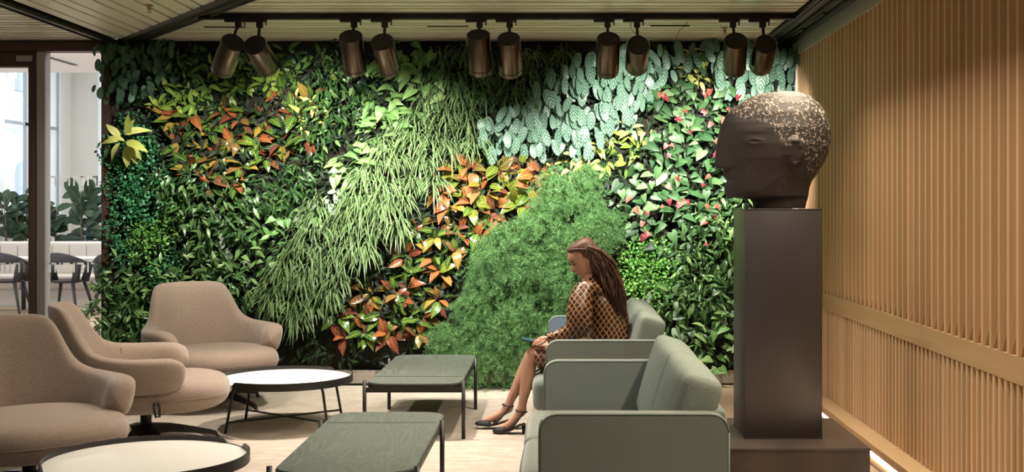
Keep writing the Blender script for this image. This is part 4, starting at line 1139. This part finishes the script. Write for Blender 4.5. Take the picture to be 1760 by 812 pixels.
wo = thing('person', 'woman with long wavy brown hair and checked brown dress, seated, looking at a phone', 'person', ORG)
def shift(me):
    for v in me.vertices: v.co -= ORG
    return me
YN, YF = 7.85, 8.02      # near and far leg planes
N = []; E = []
def nd(p, r, parent=None):
    N.append((p, r)); i = len(N) - 1
    if parent is not None: E.append((parent, i))
    return i
pel = nd(B(1046, 600), (.13, .12)); 
sp1 = nd(B(1040, 570), (.10, .09), pel); sp2 = nd(B(1028, 525), (.085, .07), sp1); ch = nd(B(1018, 494), (.07, .055), sp2); nk = nd(B(1012, 474), .05, ch); hb = nd(B(1006, 456), .047, nk)
# legs
for (yy, pts) in ((YN, [((1036, 607), .085), ((985, 604), .082), ((935, 603), .068), ((914, 607), .060), ((909, 626), .055), ((907, 648), .053), ((903, 670), .041), ((898, 692), .031), ((896, 706), .032)]),
                  (YF, [((1036, 607), .085), ((985, 606), .082), ((935, 606), .066), ((915, 610), .058), ((905, 632), .054), ((896, 652), .050), ((886, 672), .039), ((876, 690), .031), ((873, 700), .032)])):
    pr = pel
    for (q, r) in pts: pr = nd(B(q[0], q[1], yy if q[0] < 1000 else lerp(YB, yy, .7)), r, pr)
    if yy == YN: an, fwd = pr, [((890, 718), .030), ((874, 731), .026), ((860, 738), .020), ((852, 741), .013)]; heel = ((899, 718), .030)
    else: an, fwd = pr, [((864, 710), .029), ((846, 720), .026), ((832, 726), .020), ((823, 728), .013)]; heel = ((878, 712), .029)
    pr = an
    for (q, r) in fwd: pr = nd(B(q[0], q[1], yy), (r * 1.0, r * 1.25) if r < .022 else r, pr)
    nd(B(*heel[0], yy), heel[1], an)
# arms: near arm (left) and far arm (right)
YA = 7.74
s1 = nd(B(1006, 497, 7.80), .050, ch); e1 = nd(B(1000, 571, YA), .044, s1); f1 = nd(B(968, 578, YA), .038, e1); w1 = nd(B(944, 582, YA + .02), .025, f1)
s2 = nd(B(1030, 502, 8.02), .045, ch); e2 = nd(B(1070, 560, 8.08), .042, s2); f2 = nd(B(1000, 580, 8.04), .036, e2); w2 = nd(B(948, 592, 7.93), .024, f2)
body = skin_me('body', N, E, m_skin, 2, pel)
# head, lofted from a profile and turned down towards the phone
def head_geo():
    # u: height (-.115 .. .115), front, back, half width
    pf = [(-.118, .045, -.02, .020), (-.112, .078, -.035, .036), (-.10, .088, -.045, .046), (-.085, .086, -.06, .054), (-.072, .083, -.07, .059), (-.060, .088, -.075, .062), (-.052, .086, -.08, .064), (-.044, .090, -.082, .066), (-.034, .088, -.085, .068),
          (-.022, .088, -.09, .070), (-.008, .088, -.095, .0715), (.008, .086, -.098, .073), (.020, .084, -.100, .075), (.034, .090, -.102, .076), (.055, .091, -.103, .076), (.075, .083, -.100, .073), (.092, .066, -.092, .064), (.106, .040, -.072, .045), (.114, .01, -.03, .018)]
    nose = [(-.05, 0), (-.036, .006), (-.030, .026), (-.022, .030), (-.008, .020), (.008, .011), (.024, .004), (.034, 0)]
    secs = []; n = 40
    for u, fr, bk, w in pf:
        sec = []
        for k in range(n):
            q = 2 * PI * k / n; c, s_ = math.cos(q), math.sin(q); xm = (fr + bk) / 2 - .01
            rx = fr - xm if c > 0 else xm - bk
            x = xm + rx * sgnpow(c, .85); y = w * sgnpow(s_, .9)
            if c > 0:
                x += interp(nose, u) * math.exp(-(y / .011) ** 2)
                x -= .010 * math.exp(-((abs(y) - .031) / .014) ** 2 - ((u - .012) / .012) ** 2)          # eye sockets
                x += .006 * math.exp(-(y / .022) ** 2) * (math.exp(-((u + .052) / .004) ** 2) + math.exp(-((u + .064) / .005) ** 2))   # lips
            sec.append(V3(-x, y, u))
        secs.append(sec)
    return loft(secs)
pitch = math.radians(-33)     # face turned down
HC = B(1004, 446, 7.90)
Rm = Matrix.Rotation(pitch, 4, 'Y'); Rz = Matrix.Rotation(math.radians(8), 4, 'Z')
HM = Matrix.Translation(HC) @ Rz @ Rm
hv, hf = head_geo()
bm = bmesh.new(); bm.from_mesh(body)
hm = mesh('h', [HM @ v for v in hv], hf, m_skin); bm.from_mesh(hm)
for side in (-1, 1):       # ears
    ev, ef = [], []
    secs = []
    for (zz, r) in ((-.030, .006), (-.024, .010), (-.010, .014), (.008, .018), (.022, .017), (.030, .008)):
        secs.append([V3(.002 + r * math.cos(q), side * (.072 + .007 * math.sin(q) + .006 * math.cos(q)), zz) for q in [2 * PI * k / 10 for k in range(10)]])
    ev, ef = loft(secs); em = mesh('e', [HM @ v for v in ev], ef, m_skin); bm.from_mesh(em)
# hands with five separate curled fingers
def hand(wr, fdir, pn, yoff, curl=1.0):
    """wr wrist, fdir pointing direction, pn palm normal (down), side = thumb side"""
    fdir = fdir.normalized(); side = fdir.cross(pn).normalized(); nn_, ee = [], []
    def a(p, r, pr=None):
        nn_.append((p, r)); 
        if pr is not None: ee.append((pr, len(nn_) - 1))
        return len(nn_) - 1
    w0 = a(wr - fdir * .01, .022); p0 = a(wr + fdir * .035, (.026, .018), w0); p1 = a(wr + fdir * .065, (.030, .014), p0)
    hands = [(nn_, ee)]
    out = [skin_me('hand', nn_, ee, m_skin, 2, 0)]
    for k, (off, L) in enumerate(((-.030, .062), (-.010, .074), (.011, .078), (.031, .070))):
        b0 = wr + fdir * (.060 - abs(off) * .25) + side * off * .8; d = fdir.copy(); pts = [(b0 - fdir * .02, .009)]
        c = b0; pts.append((c, .0095))
        for j, (fr, ang) in enumerate(((.45, .35), (.32, .75), (.23, 1.15))):
            dd = (fdir * math.cos(ang * curl) + pn * math.sin(ang * curl)).normalized(); c = c + dd * L * fr; pts.append((c, .0088 - j * .0011))
        out.append(skin_me('finger', pts, [(i, i + 1) for i in range(len(pts) - 1)], m_skin, 1, 0))
    th = [(wr + fdir * .015 + side * .018, .012), (wr + fdir * .038 + side * .038 + pn * .008, .011), (wr + fdir * .062 + side * .045 + pn * .016, .010), (wr + fdir * .085 + side * .038 + pn * .020, .008)]
    out.append(skin_me('thumb', th, [(0, 1), (1, 2), (2, 3)], m_skin, 1, 0))
    return out
for hm_ in hand(B(944, 582, YA + .02), V3(-1, .30, -.12), V3(-.12, .45, -.88).normalized(), 0, 1.0) + hand(B(948, 592, 7.93), V3(-1, -.25, .12), V3(.1, -.3, -.95).normalized(), 0, .8): bm.from_mesh(hm_)
bd = ob('body', shift(from_bm('body', bm, m_skin)), wo); 
# facial features
m_lip = M('lips', (.36, .10, .08), .4); m_brow = M('brow', (.05, .02, .012), .8)
def hpt(x, y, z): return HM @ V3(-x, y, z) - ORG
for s_ in (-1, 1):
    tube('eyebrow', [hpt(.088, s_ * .016, .030), hpt(.085, s_ * .033, .035), hpt(.072, s_ * .050, .030)], .003, m_brow, bd, 6)
    tube('eyelid', [hpt(.081, s_ * .019, .010), hpt(.080, s_ * .031, .007), hpt(.072, s_ * .044, .010)], .0028, m_brow, bd, 6)
tube('lips', [hpt(.076, -.022, -.058), hpt(.090, -.008, -.057), hpt(.091, .008, -.057), hpt(.076, .022, -.058)], [.003, .006, .006, .003], m_lip, bd, 8)
ob('earring', lathe_me('earring', [(.0, -.004), (.004, 0), (0, .004)], m_white_top, 8, cap=False), bd, hpt(-.002, -.082, -.033))
ob('ring', lathe_me('ring', [(.0105, -.002), (.0115, 0), (.0105, .002)], m_copper, 12, cap=False), bd, B(918, 584, YA) - ORG)
# dress: torso, puffed sleeves, skirt
N, E = [], []
tz = nd(B(1047, 606), (.16, .16)); a = nd(B(1044, 578), (.145, .15), tz); b = nd(B(1040, 548), (.135, .13), a); c = nd(B(1030, 515), (.135, .125), b); d_ = nd(B(1022, 492), (.14, .105), c); e_ = nd(B(1014, 477), (.078, .074), d_)
for yy, sg in ((7.80, 0),):
    q = nd(B(1003, 494, 7.79), .078, d_); q = nd(B(997, 520, 7.755), .086, q); q = nd(B(996, 550, 7.735), .098, q); q = nd(B(992, 568, 7.735), .086, q); q = nd(B(970, 577, 7.745), .056, q); q = nd(B(945, 581, 7.755), .036, q)
q = nd(B(1032, 500, 8.02), .068, d_); q = nd(B(1058, 528, 8.04), .076, q); q = nd(B(1074, 556, 8.02), .062, q); q = nd(B(1040, 572, 8.06), .06, q); q = nd(B(985, 582, 8.02), .05, q); q = nd(B(950, 591, 7.94), .036, q)
dm = skin_me('dress', N, E, m_dress, 2, tz)
bm = bmesh.new(); bm.from_mesh(dm)
secs = []
for px, cy, hz_, hy in ((1068, 598, .12, .12), (1050, 600, .14, .19), (1020, 604, .125, .20), (985, 607, .115, .195), (955, 611, .110, .185), (935, 613, .100, .175), (920, 612, .085, .165), (921, 612, .070, .15)):
    c = B(px, cy, 7.925); sec = []
    for k in range(36):
        q = 2 * PI * k / 36
        fold = .006 * math.sin(q * 5 + px * .05)
        z = hz_ * sgnpow(math.sin(q), .8) + fold
        if math.sin(q) < 0: c2 = z * (1.0 if px > 1000 else .85); sl = .25 * c2 * -1 * (1 if px < 960 else 0)
        else: c2 = z * .78; sl = 0
        sec.append(c + V3(sl + .0, hy * sgnpow(math.cos(q), .8), c2))
    secs.append(sec)
v_, f_ = loft(secs); sk_ = mesh('s', v_, f_, m_dress); bm.from_mesh(sk_)
dr = ob('dress', shift(from_bm('dress', bm, m_dress)), wo)
for pts, rr in (([(1, 0)], 0),): pass
cf = lambda nm, c, ax, r, w: None
for c, r in ((B(942, 581.5, 7.757), .037), (B(948, 592, 7.935), .034)):
    me = lathe_me('cuff', [(r * .8, -.004), (r, -.004), (r * 1.05, .03), (r * .8, .034)], m_dress, 20, cap=False)
    o = ob('cuff', me, dr, c - ORG, (0, math.radians(84), 0))
# hair: cap over the skull and long wavy locks down the back
hs = []
for u, fr, bk, w in ((.126, .010, -.04, .03), (.122, .045, -.075, .06), (.110, .066, -.10, .076), (.098, .066, -.108, .081), (.084, .050, -.116, .086), (.06, .034, -.118, .09), (.035, .030, -.120, .092), (.02, .030, -.120, .092), (-.02, .012, -.118, .090), (-.05, -.005, -.115, .084), (-.085, -.02, -.12, .075), (-.12, -.03, -.13, .068)):
    xm = (fr + bk) / 2
    hs.append([HM @ V3(-(xm + (fr - bk) / 2 * sgnpow(math.cos(q), .8)), w * sgnpow(math.sin(q), .85), u) for q in [2 * PI * k / 36 for k in range(36)]])
v_, f_ = loft(hs); H = Fol()
H.vs = [v for v in v_]; H.fs = list(f_)
RH = random.Random(5)
back = [(1008, 424), (1026, 434), (1040, 455), (1051, 482), (1058, 512), (1062, 545)]
for k in range(420):
    yy = RH.uniform(-.095, .085); t0 = RH.uniform(-1, 1); L = RH.uniform(.72, 1.05); ph = RH.uniform(0, 6); fw = RH.uniform(.6, 1.2)
    pts = []; rs = []
    for j in range(17):
        s_ = j / 16 * L * (len(back) - 1); i = min(int(s_), len(back) - 2); tt = s_ - i
        cx, cy = lerp(back[i][0], back[i + 1][0], tt), lerp(back[i][1], back[i + 1][1], tt)
        spread = (4 + 15 * min(1, j / 8)) * t0; wav = 2.0 * math.sin(j * 1.25 * fw + ph) * min(1, j / 5)
        y = 7.90 + yy * (.9 + .25 * j / 16) + .006 * math.sin(j * .9 + ph)
        pts.append(B(cx + spread * .85 + wav, cy - spread * .45 * (1 - j / 16) + wav * .4, y)); rs.append(.0046 * (1.0 if j < 13 else (17 - j) / 4.5) * RH.uniform(.8, 1.15))
    tube_data(pts, rs, 5, H.vs, H.fs)
core = [(1010, 440, .07), (1024, 452, .075), (1040, 475, .07), (1052, 505, .06), (1058, 530, .045), (1061, 548, .02)]
tube_data([B(a, b, 7.90) for a, b, _r in core], [_r for a, b, _r in core], 16, H.vs, H.fs)
for k in range(60):        # strands swept from the hairline over the ear
    a0 = RH.uniform(-.2, 1); sd = -1 if k % 2 else 1; pts = []
    for j in range(8):
        s_ = j / 7; pts.append(HM @ V3(-lerp(.05 - .05 * a0, -.12, s_), sd * (.03 + .060 * math.sin(min(1, s_ * 1.3 + .3) * PI * .5)), lerp(.112 - .06 * max(0, a0), -.02 - .05 * a0, s_ ** 1.3)))
    tube_data(pts, [.002, .004, .005, .006, .006, .006, .005, .004], 5, H.vs, H.fs)
hr = ob('hair', mesh('hair', [v - ORG for v in H.vs], H.fs, m_hair), wo)
# shoes: low black sandals with ankle straps
m_shoe = M('black_suede', (.014, .012, .012), .7); m_sole = M('shoe_sole', (.10, .055, .03), .5)
for yy, hl, bl, tp, ank in ((YN, (899, 729), (868, 743), (848, 743), (896, 707)), (YF, (878, 722), (842, 732), (818, 730), (873, 697))):
    sho = ob('shoe', None, wo) if False else None
    pts = [(hl[0] + 3, hl[1], .026), (hl[0] - 8, lerp(hl[1], bl[1], .25), .026), (lerp(hl[0], bl[0], .6), lerp(hl[1], bl[1], .7), .027), (bl[0], bl[1], .040), (lerp(bl[0], tp[0], .6), lerp(bl[1], tp[1], .6), .034), (tp[0], tp[1], .010)]
    secs = [[B(a, b, yy) + V3(0, w * sy, h) for sy, h in ((-1, -.004), (1, -.004), (1, .005), (-1, .005))] for a, b, w in pts]
    v_, f_ = loft(secs); shoe = ob('shoe', shift(mesh('shoe', v_, f_, m_sole, False)), wo)
    # toe cover
    secs = []
    for f, w, h in ((0, .038, .040), (.35, .040, .036), (.7, .030, .026), (1.0, .008, .008)):
        a, b = lerp(bl[0] + 1, tp[0] - 1, f), lerp(bl[1], tp[1], f)
        secs.append([B(a, b, yy) + V3(0, w * math.cos(q), .002 + h * max(0, math.sin(q))) for q in [PI * k / 10 for k in range(11)]])
    v_, f_ = loft(secs, False, False); o = ob('toe_cover', shift(mesh('toe_cover', v_, f_, m_shoe)), shoe); so_ = o.modifiers.new('s', 'SOLIDIFY'); so_.thickness = .003
    # slingback and ankle strap
    A_ = B(*ank, yy) - ORG
    tube('ankle_strap', [A_ + V3(.036 * math.cos(q), .036 * math.sin(q), .006 * -math.cos(q)) for q in [2 * PI * k / 20 for k in range(21)]], .0045, m_shoe, shoe, 6)
    for s_ in (-1, 1): tube('side_strap', [A_ + V3(.02, s_ * .032, 0), B((ank[0] + bl[0]) / 2 + 3, (ank[1] + bl[1]) / 2 + 4, yy) - ORG + V3(0, s_ * .034, 0), B(bl[0] + 6, bl[1] - 2, yy) - ORG + V3(0, s_ * .036, .004)], [.005, .008, .010], m_shoe, shoe, 6)
    hp = B(hl[0] + 1, hl[1], yy); tube('heel', [hp - ORG, V3(hp.x, hp.y, .0) - ORG], [.014, .009], m_shoe, shoe, 8)
ph = tag(ob('phone', prism_me('phone', rrect(-.072, .072, -.035, .035, .008, 4), -.004, .004, m_black, .0015), None, B(914, 586, 7.84), (math.radians(10), math.radians(12), math.radians(6))), 'dark phone held over the knee by the seated woman', 'phone')
box('screen', (-.068, -.032, .004), (.068, .032, .0046), M('phone_screen', (.02, .06, .09), .1), ph)
